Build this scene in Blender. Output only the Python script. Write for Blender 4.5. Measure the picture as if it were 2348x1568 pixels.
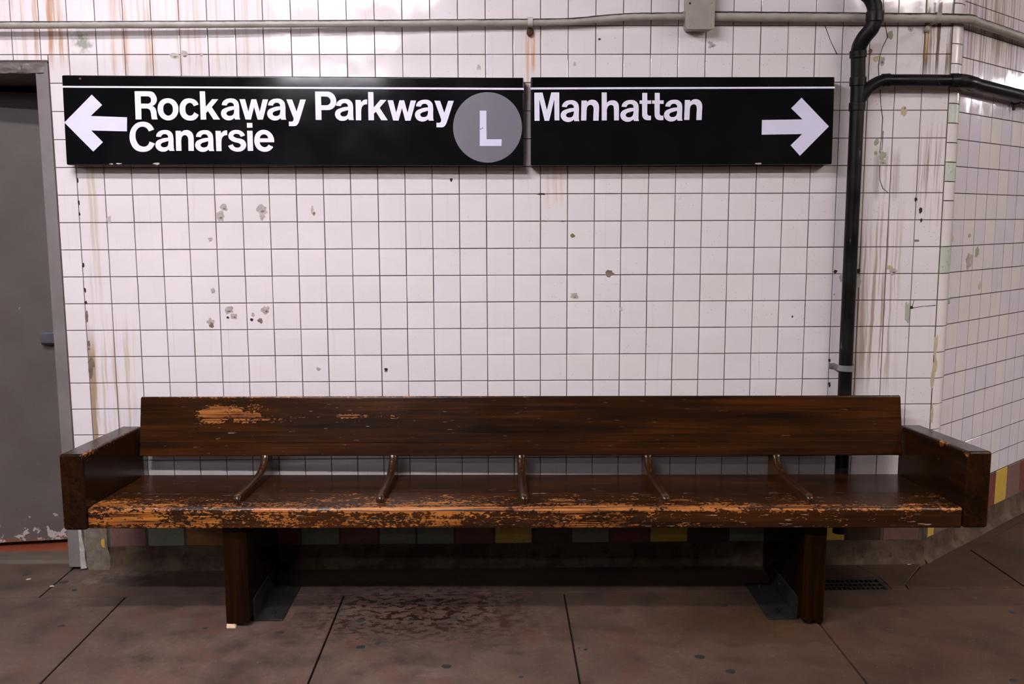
import bpy, bmesh, math, random
from mathutils import Vector, Matrix, noise

for _o in list(bpy.data.objects):
    bpy.data.objects.remove(_o, do_unlink=True)
sc = bpy.context.scene
COL = sc.collection

# ------------------------------------------------------------------ camera, world, exposure
CAM = Vector((0.58486, -3.73713, 1.44430))
TH, PS, RO = 0.131363, 0.0148094, -0.0032973          # pitch down, yaw right, roll
fw = Vector((math.sin(PS) * math.cos(TH), math.cos(PS) * math.cos(TH), -math.sin(TH)))
rt = Vector((math.cos(PS), -math.sin(PS), 0.0))
up = rt.cross(fw)
r2 = rt * math.cos(RO) + up * math.sin(RO)
u2 = up * math.cos(RO) - rt * math.sin(RO)
cd = bpy.data.cameras.new('camera')
cam = bpy.data.objects.new('camera', cd)
COL.objects.link(cam)
cam.matrix_world = Matrix(((r2.x, u2.x, -fw.x, CAM.x), (r2.y, u2.y, -fw.y, CAM.y), (r2.z, u2.z, -fw.z, CAM.z), (0, 0, 0, 1)))
cd.sensor_fit = 'HORIZONTAL'
cd.sensor_width = 36.0
cd.lens = 32.507
cd.clip_start = 0.05
sc.camera = cam

sc.view_settings.view_transform = 'Standard'
sc.view_settings.look = 'None'
sc.view_settings.gamma = 1.0
sc.view_settings.use_curve_mapping = False
sc.view_settings.exposure = 0.0

w = bpy.data.worlds.new('station_air')
sc.world = w
w.use_nodes = True
w.node_tree.nodes['Background'].inputs[0].default_value = (1.0, 0.95, 0.96, 1)
w.node_tree.nodes['Background'].inputs[1].default_value = 0.01

# fluorescent tubes of the platform: rows parallel to the wall, 2.94 m up (built as fixtures further down)
LAMP_Z = 3.13
COOL = (0.975, 0.938, 1.01)
WARM = (1.0, 0.915, 0.885)
#        tube centre x, row y, emission strength, light colour, where it hangs
LAMPS = [(-0.80, -0.42, 18.0, COOL, 'nearest the tiled wall, over the left half of the bench'), (3.95, -0.42, 9.0, WARM, 'nearest the tiled wall, over the corner of the right wall'),
         (-4.90, -2.13, 70.0, COOL, 'second row from the wall, far left of the grey door'), (-0.80, -2.13, 143.0, COOL, 'second row from the wall, left of the bench middle'),
         (3.95, -2.13, 60.0, WARM, 'second row from the wall, right of the bench'), (8.40, -2.13, 215.0, WARM, 'second row from the wall, added out of view far right to brighten the splayed wall'),  # far-right lamp is added to brighten the splayed right wall
         (-4.90, -3.50, 92.0, COOL, 'third row from the wall, far left'), (-0.50, -3.50, 200.0, COOL, 'third row from the wall, in front of the bench'),
         (3.95, -3.50, 122.0, WARM, 'third row from the wall, right of the bench'), (8.40, -3.50, 260.0, WARM, 'third row from the wall, added out of view far right to brighten the splayed wall'),  # its far-right lamp, too, is an unseen addition lighting the right wall
         (-1.00, -5.55, 55.0, COOL, 'fourth row from the wall'), (-1.40, -7.75, 50.0, COOL, 'last row, near the far platform edge'),
         (11.9, 3.50, 430.0, COOL, 'far along the passage beside the splayed wall')]

rnd = random.Random(11)

# ------------------------------------------------------------------ node helpers
class Mat:
    def __init__(s, name, rough=0.5, spec=0.5, metal=0.0):
        s.m = bpy.data.materials.new(name)
        s.m.use_nodes = True
        s.t = s.m.node_tree
        s.b = s.t.nodes['Principled BSDF']
        s.b.inputs['Roughness'].default_value = rough
        s.b.inputs['Specular IOR Level'].default_value = spec
        s.b.inputs['Metallic'].default_value = metal
    def new(s, t, **k):
        n = s.t.nodes.new(t)
        for a, v in k.items():
            setattr(n, a, v)
        return n
    def put(s, sock, v):
        if isinstance(v, bpy.types.NodeSocket):
            s.t.links.new(v, sock)
        elif isinstance(v, (tuple, list)) and len(v) == 3 and sock.type == 'RGBA':
            sock.default_value = (v[0], v[1], v[2], 1)
        else:
            sock.default_value = v
    def pos(s):
        return s.new('ShaderNodeNewGeometry').outputs['Position']
    def obj(s):
        return s.new('ShaderNodeTexCoord').outputs['Object']
    def mul(s, v, k):
        n = s.new('ShaderNodeVectorMath', operation='MULTIPLY')
        s.put(n.inputs[0], v); s.put(n.inputs[1], k)
        return n.outputs[0]
    def addv(s, v, k):
        n = s.new('ShaderNodeVectorMath', operation='ADD')
        s.put(n.inputs[0], v); s.put(n.inputs[1], k)
        return n.outputs[0]
    def sep(s, v):
        n = s.new('ShaderNodeSeparateXYZ'); s.put(n.inputs[0], v)
        return n.outputs[0], n.outputs[1], n.outputs[2]
    def noise(s, v, scale=1.0, detail=3.0, rough=0.55, dist=0.0):
        n = s.new('ShaderNodeTexNoise')
        s.put(n.inputs['Vector'], v)
        n.inputs['Scale'].default_value = scale; n.inputs['Detail'].default_value = detail
        n.inputs['Roughness'].default_value = rough; n.inputs['Distortion'].default_value = dist
        return n.outputs['Fac']
    def white(s, v):
        n = s.new('ShaderNodeTexWhiteNoise'); s.put(n.inputs['Vector'], v)
        return n.outputs['Value']
    def voro(s, v, scale=1.0, feature='F1'):
        n = s.new('ShaderNodeTexVoronoi', feature=feature); s.put(n.inputs['Vector'], v)
        n.inputs['Scale'].default_value = scale
        return n.outputs['Distance']
    def math(s, op, a, b=0.0, clamp=False):
        n = s.new('ShaderNodeMath', operation=op, use_clamp=clamp)
        s.put(n.inputs[0], a); s.put(n.inputs[1], b)
        return n.outputs[0]
    def rng(s, v, a, b, c=0.0, d=1.0, smooth=True):
        n = s.new('ShaderNodeMapRange', interpolation_type='SMOOTHSTEP' if smooth else 'LINEAR')
        s.put(n.inputs[0], v)
        for i, x in enumerate((a, b, c, d)):
            s.put(n.inputs[i + 1], x)
        return n.outputs[0]
    def ramp(s, v, stops):
        n = s.new('ShaderNodeValToRGB'); s.put(n.inputs[0], v)
        e = n.color_ramp.elements
        while len(e) < len(stops):
            e.new(0.5)
        for i, (p, c) in enumerate(stops):
            e[i].position = p; e[i].color = (c[0], c[1], c[2], 1)
        return n.outputs[0]
    def mix(s, f, a, b, mode='MIX'):
        n = s.new('ShaderNodeMix', data_type='RGBA', blend_type=mode)
        s.put(n.inputs[0], f); s.put(n.inputs[6], a); s.put(n.inputs[7], b)
        return n.outputs[2]
    def color(s, c):
        s.put(s.b.inputs['Base Color'], c)
    def rough(s, r):
        s.put(s.b.inputs['Roughness'], r)
    def bump(s, h, strength=0.3, dist=0.002):
        n = s.new('ShaderNodeBump')
        n.inputs['Strength'].default_value = strength; n.inputs['Distance'].default_value = dist
        s.put(n.inputs['Height'], h)
        s.put(s.b.inputs['Normal'], n.outputs[0])
    def blob(s, axes, c, h, e0=0.45):
        """soft box mask: 1 inside, fading to 0 at the half sizes h around c, on the two axes given"""
        out = None
        for a, c0, h0 in zip(axes, c, h):
            d = s.math('ABSOLUTE', s.math('SUBTRACT', a, c0))
            k = s.rng(s.math('DIVIDE', d, h0), e0, 1.0, 1.0, 0.0)
            out = k if out is None else s.math('MULTIPLY', out, k)
        return out

# ------------------------------------------------------------------ materials
def tile_material():
    m = Mat('glazed_wall_tile', 0.10, 0.5)
    P = m.pos(); x, y, z = m.sep(P)
    oi = m.new('ShaderNodeObjectInfo')
    tr, tg, tb = m.sep(oi.outputs['Color'])          # r: lilac or cream glaze, g: dirt, b: lightness
    cell = m.new('ShaderNodeVectorMath', operation='FLOOR'); m.put(cell.inputs[0], m.mul(P, (9.259, 0.0, 9.259)))
    wn = m.white(cell.outputs[0])
    base = m.mix(tr, (0.755, 0.690, 0.668), (0.700, 0.628, 0.705))
    base = m.mix(m.math('MULTIPLY', wn, 0.14), base, (0.58, 0.54, 0.51))
    cloud = m.noise(P, 3.1, 4.0)
    base = m.mix(m.rng(cloud, 0.45, 0.75, 0.0, 0.22), base, (0.60, 0.555, 0.51))
    # faint runs of grime everywhere, stronger where the object colour asks for it
    wob = m.math('MULTIPLY', m.noise(P, 9.0, 2.0), 0.012)
    sx = m.math('ADD', x, wob)
    def comb(a, b, c):
        n = m.new('ShaderNodeCombineXYZ'); m.put(n.inputs[0], a); m.put(n.inputs[1], b); m.put(n.inputs[2], c)
        return n.outputs[0]
    run = m.noise(comb(m.math('MULTIPLY', sx, 70.0), m.math('MULTIPLY', y, 70.0), m.math('MULTIPLY', z, 1.6)), 1.0, 3.0, 0.6)
    run2 = m.noise(comb(m.math('MULTIPLY', sx, 38.0), m.math('MULTIPLY', y, 38.0), m.math('MULTIPLY', z, 1.1)), 1.0, 4.0, 0.65)
    base = m.mix(m.math('MULTIPLY', m.rng(run, 0.60, 0.78), m.math('ADD', m.math('MULTIPLY', tg, 0.75), 0.10)), base, (0.46, 0.35, 0.24))
    def stain(c, h, col, k, which=run2, lo=0.46, hi=0.64):
        nonlocal base
        mk = m.math('MULTIPLY', m.blob((x, z), c, h), m.rng(which, lo, hi))
        base = m.mix(m.math('MULTIPLY', mk, k), base, col)
    # rust and damp runs of the wall, where they hang, and a strip beside the pipe
    stain((-1.17, 2.24), (0.17, 0.24), (0.42, 0.20, 0.075), 0.80)
    stain((-0.84, 2.17), (0.14, 0.24), (0.45, 0.24, 0.11), 0.62)
    stain((-0.50, 2.17), (0.28, 0.22), (0.50, 0.33, 0.20), 0.45)
    stain((0.715, 2.10), (0.024, 0.10), (0.60, 0.26, 0.07), 0.95, run, 0.38, 0.56)
    stain((0.706, 2.02), (0.007, 0.16), (0.62, 0.36, 0.18), 0.6, run2, 0.2, 0.5)
    stain((0.81, 1.59), (0.045, 0.12), (0.62, 0.36, 0.16), 0.60, run2, 0.36, 0.6)
    stain((2.32, 2.19), (0.085, 0.25), (0.10, 0.050, 0.022), 0.92, run, 0.44, 0.58)
    stain((2.285, 2.13), (0.034, 0.08), (0.42, 0.17, 0.03), 0.9, run, 0.50, 0.60)
    stain((2.33, 1.62), (0.075, 0.24), (0.22, 0.13, 0.075), 0.72, run, 0.46, 0.62)
    stain((2.13, 1.12), (0.11, 0.46), (0.28, 0.19, 0.12), 0.72, run, 0.46, 0.62)
    stain((2.14, 1.62), (0.07, 0.12), (0.25, 0.19, 0.15), 0.62, run2, 0.40, 0.6)
    stain((2.045, 1.0), (0.022, 0.5), (0.33, 0.25, 0.18), 0.70, run2, 0.3, 0.6)  # brownish strip along the right side of the drain pipe
    stain((-1.065, 0.72), (0.020, 0.34), (0.30, 0.18, 0.085), 0.85, run2, 0.25, 0.5)
    stain((-0.97, 0.72), (0.10, 0.40), (0.48, 0.34, 0.20), 0.55, run, 0.46, 0.62)
    stain((-1.03, 1.50), (0.035, 0.5), (0.48, 0.38, 0.27), 0.5, run, 0.42, 0.6)
    stain((2.66, 2.25), (0.30, 0.30), (0.25, 0.13, 0.07), 0.70, run, 0.48, 0.62)
    # green algae under the conduit, grime under the pipes
    alg = m.math('MULTIPLY', m.blob((x, z), (-1.02, 2.135), (0.065, 0.06), 0.3), m.rng(m.noise(P, 22.0, 4.0), 0.40, 0.58))
    base = m.mix(m.math('MULTIPLY', alg, 0.75), base, (0.17, 0.20, 0.13))
    gr = m.math('MULTIPLY', m.blob((x, z), (2.24, 2.12), (0.12, 0.12)), m.rng(m.noise(P, 9.0, 4.0), 0.42, 0.7))
    base = m.mix(m.math('MULTIPLY', gr, 0.45), base, (0.33, 0.29, 0.25))
    # pin-prick flecks in the glaze, thicker to the right
    fl = m.math('LESS_THAN', m.voro(P, 62.0), 0.085)
    fw_ = m.math('MULTIPLY', fl, m.rng(m.noise(P, 5.0, 2.0), 0.47, 0.53))
    base = m.mix(m.math('MULTIPLY', fw_, m.rng(x, -0.6, 1.6, 0.15, 0.7)), base, (0.10, 0.075, 0.06))
    m.color(base)
    dirt = m.rng(m.noise(P, 14.0, 3.0), 0.4, 0.75, 0.06, 0.15)
    m.rough(dirt)
    m.bump(m.noise(P, 26.0, 2.0), 0.10, 0.002)
    return m.m

def wood_material(name, wear, VK=1.0, axis='u', spec=0.26, worn=1.0, fleck=0.72):
    """dark varnished pine, worn through to the bare timber where the mask `wear` says; wear is a callable"""
    m = Mat(name, 0.26, 0.5)
    O = m.obj(); u, v, z = m.sep(O)
    st = (0.9, 16.0, 22.0) if axis == 'u' else ((18.0, 0.9, 16.0) if axis == 'v' else (14.0, 14.0, 1.0))
    def sc_(lo, hi):
        return tuple(lo if k < 2 else hi * k / 20.0 for k in st)
    rings = m.noise(m.mul(O, sc_(0.9, 78.0)), 1.0, 4.0, 0.55, 0.7)
    fine = m.noise(m.mul(O, sc_(5.0, 230.0)), 1.0, 3.0, 0.6)
    tone = m.math('ADD', m.math('MULTIPLY', m.noise(m.mul(O, sc_(1.6, 11.0)), 1.0, 5.0, 0.6), 0.55), m.math('MULTIPLY', rings, 0.45))
    varn = m.ramp(tone, [(0.36, (0.0088*VK, 0.0040*VK, 0.0024*VK)), (0.50, (0.0265*VK, 0.0088*VK, 0.0024*VK)), (0.64, (0.055*VK, 0.0160*VK, 0.0030*VK))])
    varn = m.mix(m.rng(fine, 0.52, 0.72, 0.0, 0.45), varn, (0.0070, 0.0042, 0.0034))
    gl = m.math('ADD', m.math('MULTIPLY', rings, 0.55), m.math('MULTIPLY', fine, 0.45))
    bare = m.ramp(gl, [(0.41, (0.050, 0.013, 0.003)), (0.48, (0.215, 0.068, 0.011)), (0.57, (0.45, 0.162, 0.032))])
    fl = m.math('ADD', m.math('ADD', m.math('MULTIPLY', m.noise(m.mul(O, sc_(9.0, 24.0)), 1.0, 7.0, 0.72, 0.7), 0.44),
                m.math('MULTIPLY', m.noise(m.mul(O, sc_(75.0, 120.0)), 1.0, 3.0, 0.6, 0.4), 0.34)), m.math('MULTIPLY', m.noise(O, 3.3, 2.0), 0.22))
    lift = wear(m, u, v, z)
    msk = m.rng(m.math('ADD', fl, lift), 0.572, 0.588, smooth=False)
    msk = m.math('MULTIPLY', msk, m.rng(gl, 0.405, 0.455, 0.25, 1.0))
    hair = m.math('MULTIPLY', m.rng(m.noise(m.mul(O, sc_(7.0, 110.0)), 1.0, 2.0, 0.5), 0.66, 0.70), 0.6)
    msk2 = m.math('MAXIMUM', msk, m.math('MULTIPLY', hair, m.rng(m.math('ADD', fl, lift), 0.47, 0.56)))
    c = m.mix(m.math('MULTIPLY', msk2, worn), varn, bare)
    pale = m.math('MULTIPLY', m.rng(m.noise(m.mul(O, sc_(16.0, 150.0)), 1.0, 2.0), fleck, fleck + 0.035), m.rng(lift, -0.12, 0.0, 0.12, 0.6))
    c = m.mix(pale, c, (0.46, 0.36, 0.29))
    m.color(c)
    m.b.inputs['Specular IOR Level'].default_value = spec
    m.rough(m.math('ADD', m.math('MULTIPLY', msk, 0.13), m.rng(m.noise(O, 6.0, 4.0), 0.3, 0.75, 0.19, 0.27)))
    m.bump(m.math('SUBTRACT', m.math('MULTIPLY', fine, 0.4), m.math('MULTIPLY', msk, 0.6)), 0.30, 0.0010)
    return m.m

def wear_seat(m, u, v, z):
    edge = m.rng(v, 0.05, 0.36, 0.058, -0.10)
    right = m.rng(u, 0.3, 1.2, 0.015, -0.055)
    face = m.math('MULTIPLY', m.rng(z, 0.432, 0.442, 1.0, 0.0), -0.012)
    rim = m.math('MULTIPLY', m.rng(v, 0.006, 0.032, 0.085, 0.0), m.rng(u, 0.9, 1.5, 1.0, 0.45))
    rim = m.math('MULTIPLY', rim, m.rng(z, 0.425, 0.445))
    end = m.math('MULTIPLY', m.blob((u, z), (-1.36, 0.41), (0.26, 0.05), 0.2), 0.048)
    return m.math('ADD', m.math('ADD', m.math('ADD', edge, right), face), m.math('ADD', rim, end))
def wear_back(m, u, v, z):
    k = m.math('ADD', m.rng(z, 0.50, 0.53, -0.03, -0.080), m.rng(u, -0.9, 0.4, 0.020, -0.03))
    for (cu, cz), (hu, hz), a in (((-1.16, 0.690), (0.22, 0.042), 0.150), ((-1.02, 0.655), (0.28, 0.028), 0.140), ((-1.24, 0.665), (0.10, 0.055), 0.125), ((-0.66, 0.668), (0.28, 0.016), 0.165),
                                  ((-0.72, 0.700), (0.16, 0.030), 0.095), ((-0.60, 0.635), (0.22, 0.03), 0.09), ((1.475, 0.70), (0.06, 0.07), 0.115), ((1.30, 0.655), (0.09, 0.05), 0.085), ((-1.0, 0.61), (0.5, 0.03), 0.03)):
        k = m.math('ADD', k, m.math('MULTIPLY', m.blob((u, z), (cu, cz), (hu, hz), 0.1), a))
    return m.math('ADD', k, m.rng(z, 0.737, 0.747, 0.0, 0.15))
def wear_arm(m, u, v, z):
    k = m.rng(z, 0.60, 0.645, -0.11, -0.075)
    k = m.math('ADD', k, m.math('MULTIPLY', m.rng(z, 0.38, 0.44, 1.0, 0.0), 0.06))
    k = m.math('ADD', k, m.math('MULTIPLY', m.blob((m.math('ABSOLUTE', u), z), (1.531, 0.636), (0.016, 0.032), 0.2), 0.115))
    return m.math('ADD', k, m.rng(u, -1.5, 1.5, 0.015, -0.03))
def wear_rail(m, u, v, z):
    return m.math('ADD', m.rng(v, 0.05, 0.40, -0.015, -0.06), -0.02)
def wear_leg(m, u, v, z):
    return m.math('ADD', m.rng(z, 0.0, 0.1, -0.12, -0.2), 0.0)

def painted(name, c1, c2, rough=0.45, scale=7.0, bump=0.0, spec=0.4, metal=0.0, chip=None):
    m = Mat(name, rough, spec, metal)
    O = m.pos()
    n = m.noise(O, scale, 5.0, 0.6)
    c = m.mix(m.rng(n, 0.3, 0.7), c1, c2)
    if chip:
        n2 = m.noise(O, scale * 5.0, 4.0, 0.6)
        c = m.mix(m.rng(n2, 0.66, 0.70), c, chip)
    m.color(c)
    if bump:
        m.bump(m.noise(O, scale * 9.0, 4.0), bump, 0.004)
    return m.m

def door_material():
    m = Mat('grey_door_paint', 0.42, 0.4)
    P = m.pos(); x, y, z = m.sep(P)
    n = m.noise(P, 5.0, 5.0)
    c = m.mix(m.rng(n, 0.3, 0.7), (0.120, 0.099, 0.091), (0.100, 0.081, 0.073))
    low = m.math('ADD', m.noise(P, 26.0, 5.0, 0.6), m.rng(z, 0.02, 0.14, 0.19, 0.0))
    low = m.math('ADD', low, m.math('ADD', m.rng(x, -1.62, -1.40, -0.05, 0.02), m.rng(z, 0.12, 0.22, 0.0, -0.075)))
    c = m.mix(m.rng(low, 0.655, 0.675), c, (0.42, 0.37, 0.34))
    c = m.mix(m.rng(m.math('ADD', m.noise(P, 60.0, 3.0), m.rng(z, 0.02, 0.12, 0.06, -0.2)), 0.59, 0.62), c, (0.20, 0.075, 0.025))
    spk = m.math('MULTIPLY', m.math('LESS_THAN', m.voro(P, 34.0), 0.09), m.rng(z, 0.1, 1.2, 0.8, 0.25))
    c = m.mix(spk, c, (0.055, 0.045, 0.04))
    m.color(c)
    m.bump(m.noise(P, 90.0, 3.0), 0.12, 0.001)
    return m.m

def floor_material():
    m = Mat('stained_concrete', 0.62, 0.10)
    P = m.pos(); x, y, z = m.sep(P)
    oi = m.new('ShaderNodeObjectInfo')
    n1 = m.noise(P, 2.3, 5.0, 0.6); n2 = m.noise(P, 9.0, 5.0, 0.65); n3 = m.noise(P, 45.0, 4.0, 0.6)
    c = m.mix(m.rng(n1, 0.32, 0.68), (0.0736, 0.0494, 0.0391), (0.1219, 0.0794, 0.0598))
    c = m.mix(m.rng(n2, 0.42, 0.72, 0.0, 0.65), c, (0.1403, 0.0943, 0.0736))
    c = m.mix(m.rng(n2, 0.30, 0.48, 0.80, 0.0), c, (0.0437, 0.0322, 0.0287))
    c = m.mix(m.rng(n3, 0.35, 0.7, 0.0, 0.35), c, (0.0598, 0.0368, 0.0253))
    c = m.mix(m.rng(m.noise(P, 5.5, 4.0, 0.6), 0.50, 0.66, 0.0, 0.6), c, (0.118, 0.056, 0.040))
    c = m.mix(m.math('MULTIPLY', oi.outputs['Random'], 0.22), c, (0.0621, 0.0471, 0.0403))
    # spilled and tracked marks: dark reddish splash, ochre damp, chalky smear by the door
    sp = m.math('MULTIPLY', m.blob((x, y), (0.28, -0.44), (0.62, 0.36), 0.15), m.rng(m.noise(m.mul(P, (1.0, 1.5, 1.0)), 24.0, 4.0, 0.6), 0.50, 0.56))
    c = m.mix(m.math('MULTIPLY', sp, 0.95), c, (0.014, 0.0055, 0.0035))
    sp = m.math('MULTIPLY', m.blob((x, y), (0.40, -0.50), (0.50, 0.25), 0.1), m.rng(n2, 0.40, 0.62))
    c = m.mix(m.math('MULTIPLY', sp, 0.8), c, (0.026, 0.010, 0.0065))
    sp = m.math('MULTIPLY', m.blob((x, y), (1.42, -0.56), (0.42, 0.24), 0.2), m.rng(n2, 0.30, 0.55))
    c = m.mix(m.math('MULTIPLY', sp, 0.75), c, (0.066, 0.031, 0.008))
    sp = m.math('MULTIPLY', m.blob((x, y), (-0.98, -0.10), (0.24, 0.15), 0.1), m.rng(m.noise(P, 13.0, 5.0, 0.7), 0.42, 0.64))
    c = m.mix(m.math('MULTIPLY', sp, 0.65), c, (0.24, 0.185, 0.15))
    sp = m.math('MULTIPLY', m.blob((x, y), (0.32, -0.97), (0.16, 0.13), 0.1), m.rng(m.noise(m.mul(P, (6.0, 14.0, 1.0)), 1.0, 4.0), 0.46, 0.66))
    c = m.mix(m.math('MULTIPLY', sp, 0.5), c, (0.20, 0.165, 0.145))
    c = m.mix(m.rng(x, 0.3, 1.9, 0.0, 0.62), c, m.mix(m.rng(n1, 0.35, 0.65), (0.042, 0.021, 0.011), (0.068, 0.033, 0.016)))   # browner, darker towards the corner
    # exposed aggregate
    ag = m.math('LESS_THAN', m.voro(P, 75.0), 0.13)
    c = m.mix(m.math('MULTIPLY', ag, m.rng(m.noise(P, 30.0, 2.0), 0.46, 0.60, 0.0, 0.55)), c, (0.26, 0.18, 0.13))
    m.color(c)
    m.rough(m.rng(n2, 0.3, 0.7, 0.48, 0.75))
    m.bump(m.math('ADD', n3, m.noise(P, 160.0, 3.0)), 0.25, 0.0015)
    return m.m

def enamel_black():
    m = Mat('black_sign_enamel', 0.14, 0.4)
    P = m.pos()
    n = m.noise(P, 7.0, 4.0)
    sc1 = m.rng(m.noise(m.mul(P, (3.0, 1.0, 9.0)), 3.0, 6.0, 0.7, 2.0), 0.495, 0.505, 0.0, 1.0)
    ed = m.math('MULTIPLY', sc1, m.math('SUBTRACT', 1.0, sc1))
    c = m.mix(m.rng(n, 0.3, 0.8), (0.0030, 0.0030, 0.0034), (0.0055, 0.0052, 0.0054))
    c = m.mix(m.math('MULTIPLY', ed, 0.10), c, (0.2, 0.2, 0.22))
    m.color(c)
    m.rough(m.rng(n, 0.3, 0.75, 0.07, 0.13))
    m.bump(m.noise(P, 3.0, 2.0), 0.015, 0.01)
    return m.m

def mortar_material(name, c1, c2, c3):
    m = Mat(name, 0.85, 0.2)
    P = m.pos()
    n = m.noise(P, 30.0, 5.0, 0.65)
    c = m.mix(m.rng(n, 0.3, 0.7), c1, c2)
    c = m.mix(m.rng(m.noise(P, 5.0, 3.0), 0.5, 0.75), c, c3)
    m.color(c)
    m.bump(n, 0.6, 0.004)
    return m.m

def flat(name, c, rough=0.5, spec=0.4, metal=0.0, emit=None, k=0.0):
    m = Mat(name, rough, spec, metal)
    m.color(m.mix(m.rng(m.noise(m.pos(), 18.0, 3.0), 0.3, 0.7), tuple(a * 0.985 for a in c), tuple(min(1, a * 1.015) for a in c)))
    if emit:
        m.b.inputs['Emission Color'].default_value = (*emit, 1)
        m.b.inputs['Emission Strength'].default_value = k
    return m.m

def base_tile_material(name, c, c2):
    m = Mat(name, 0.35, 0.45)
    P = m.pos()
    n = m.noise(P, 18.0, 5.0, 0.65)
    cc = m.mix(m.rng(n, 0.35, 0.7), c, c2)
    cc = m.mix(m.rng(m.noise(P, 75.0, 3.0), 0.60, 0.70, 0.0, 0.6), cc, tuple(a * 0.35 for a in c))
    m.color(cc)
    m.bump(n, 0.2, 0.002)
    return m.m

def plaster_base():
    m = Mat('grimy_cement_base', 0.75, 0.3)
    P = m.pos()
    n = m.noise(P, 7.0, 5.0, 0.65)
    c = m.mix(m.rng(n, 0.35, 0.65), (0.118, 0.078, 0.047), (0.052, 0.029, 0.017))
    c = m.mix(m.rng(m.noise(P, 16.0, 4.0), 0.52, 0.64, 0.0, 0.75), c, (0.055, 0.022, 0.013))
    m.color(c)
    m.bump(m.noise(P, 40.0, 4.0), 0.5, 0.004)
    return m.m

def grey_conduit():
    m = Mat('painted_grey_conduit', 0.42, 0.45)
    P = m.pos()
    nn = m.new('ShaderNodeNewGeometry')
    nx, ny, nz = m.sep(nn.outputs['Normal'])
    n = m.noise(P, 12.0, 5.0, 0.6)
    c = m.mix(m.rng(n, 0.3, 0.7), (0.40, 0.355, 0.315), (0.30, 0.265, 0.23))
    # soot settled on the upper side
    top = m.rng(m.math('ADD', nz, m.math('MULTIPLY', m.noise(P, 30.0, 4.0), 0.5)), 0.66, 0.86)
    c = m.mix(top, c, (0.022, 0.017, 0.014))
    m.color(c)
    m.bump(m.noise(P, 130.0, 3.0), 0.35, 0.002)
    return m.m

def black_pipe():
    m = Mat('black_plastic_pipe', 0.36, 0.16)
    P = m.pos()
    n = m.noise(P, 8.0, 5.0, 0.6)
    c = m.mix(m.rng(n, 0.3, 0.75), (0.0048, 0.0045, 0.0048), (0.011, 0.010, 0.010))
    c = m.mix(m.rng(m.noise(m.mul(P, (50.0, 50.0, 9.0)), 1.0, 4.0), 0.68, 0.74, 0.0, 0.35), c, (0.20, 0.18, 0.17))
    m.color(c)
    m.rough(m.rng(n, 0.3, 0.7, 0.28, 0.48))
    m.bump(m.noise(P, 70.0, 3.0), 0.12, 0.001)
    return m.m

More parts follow.
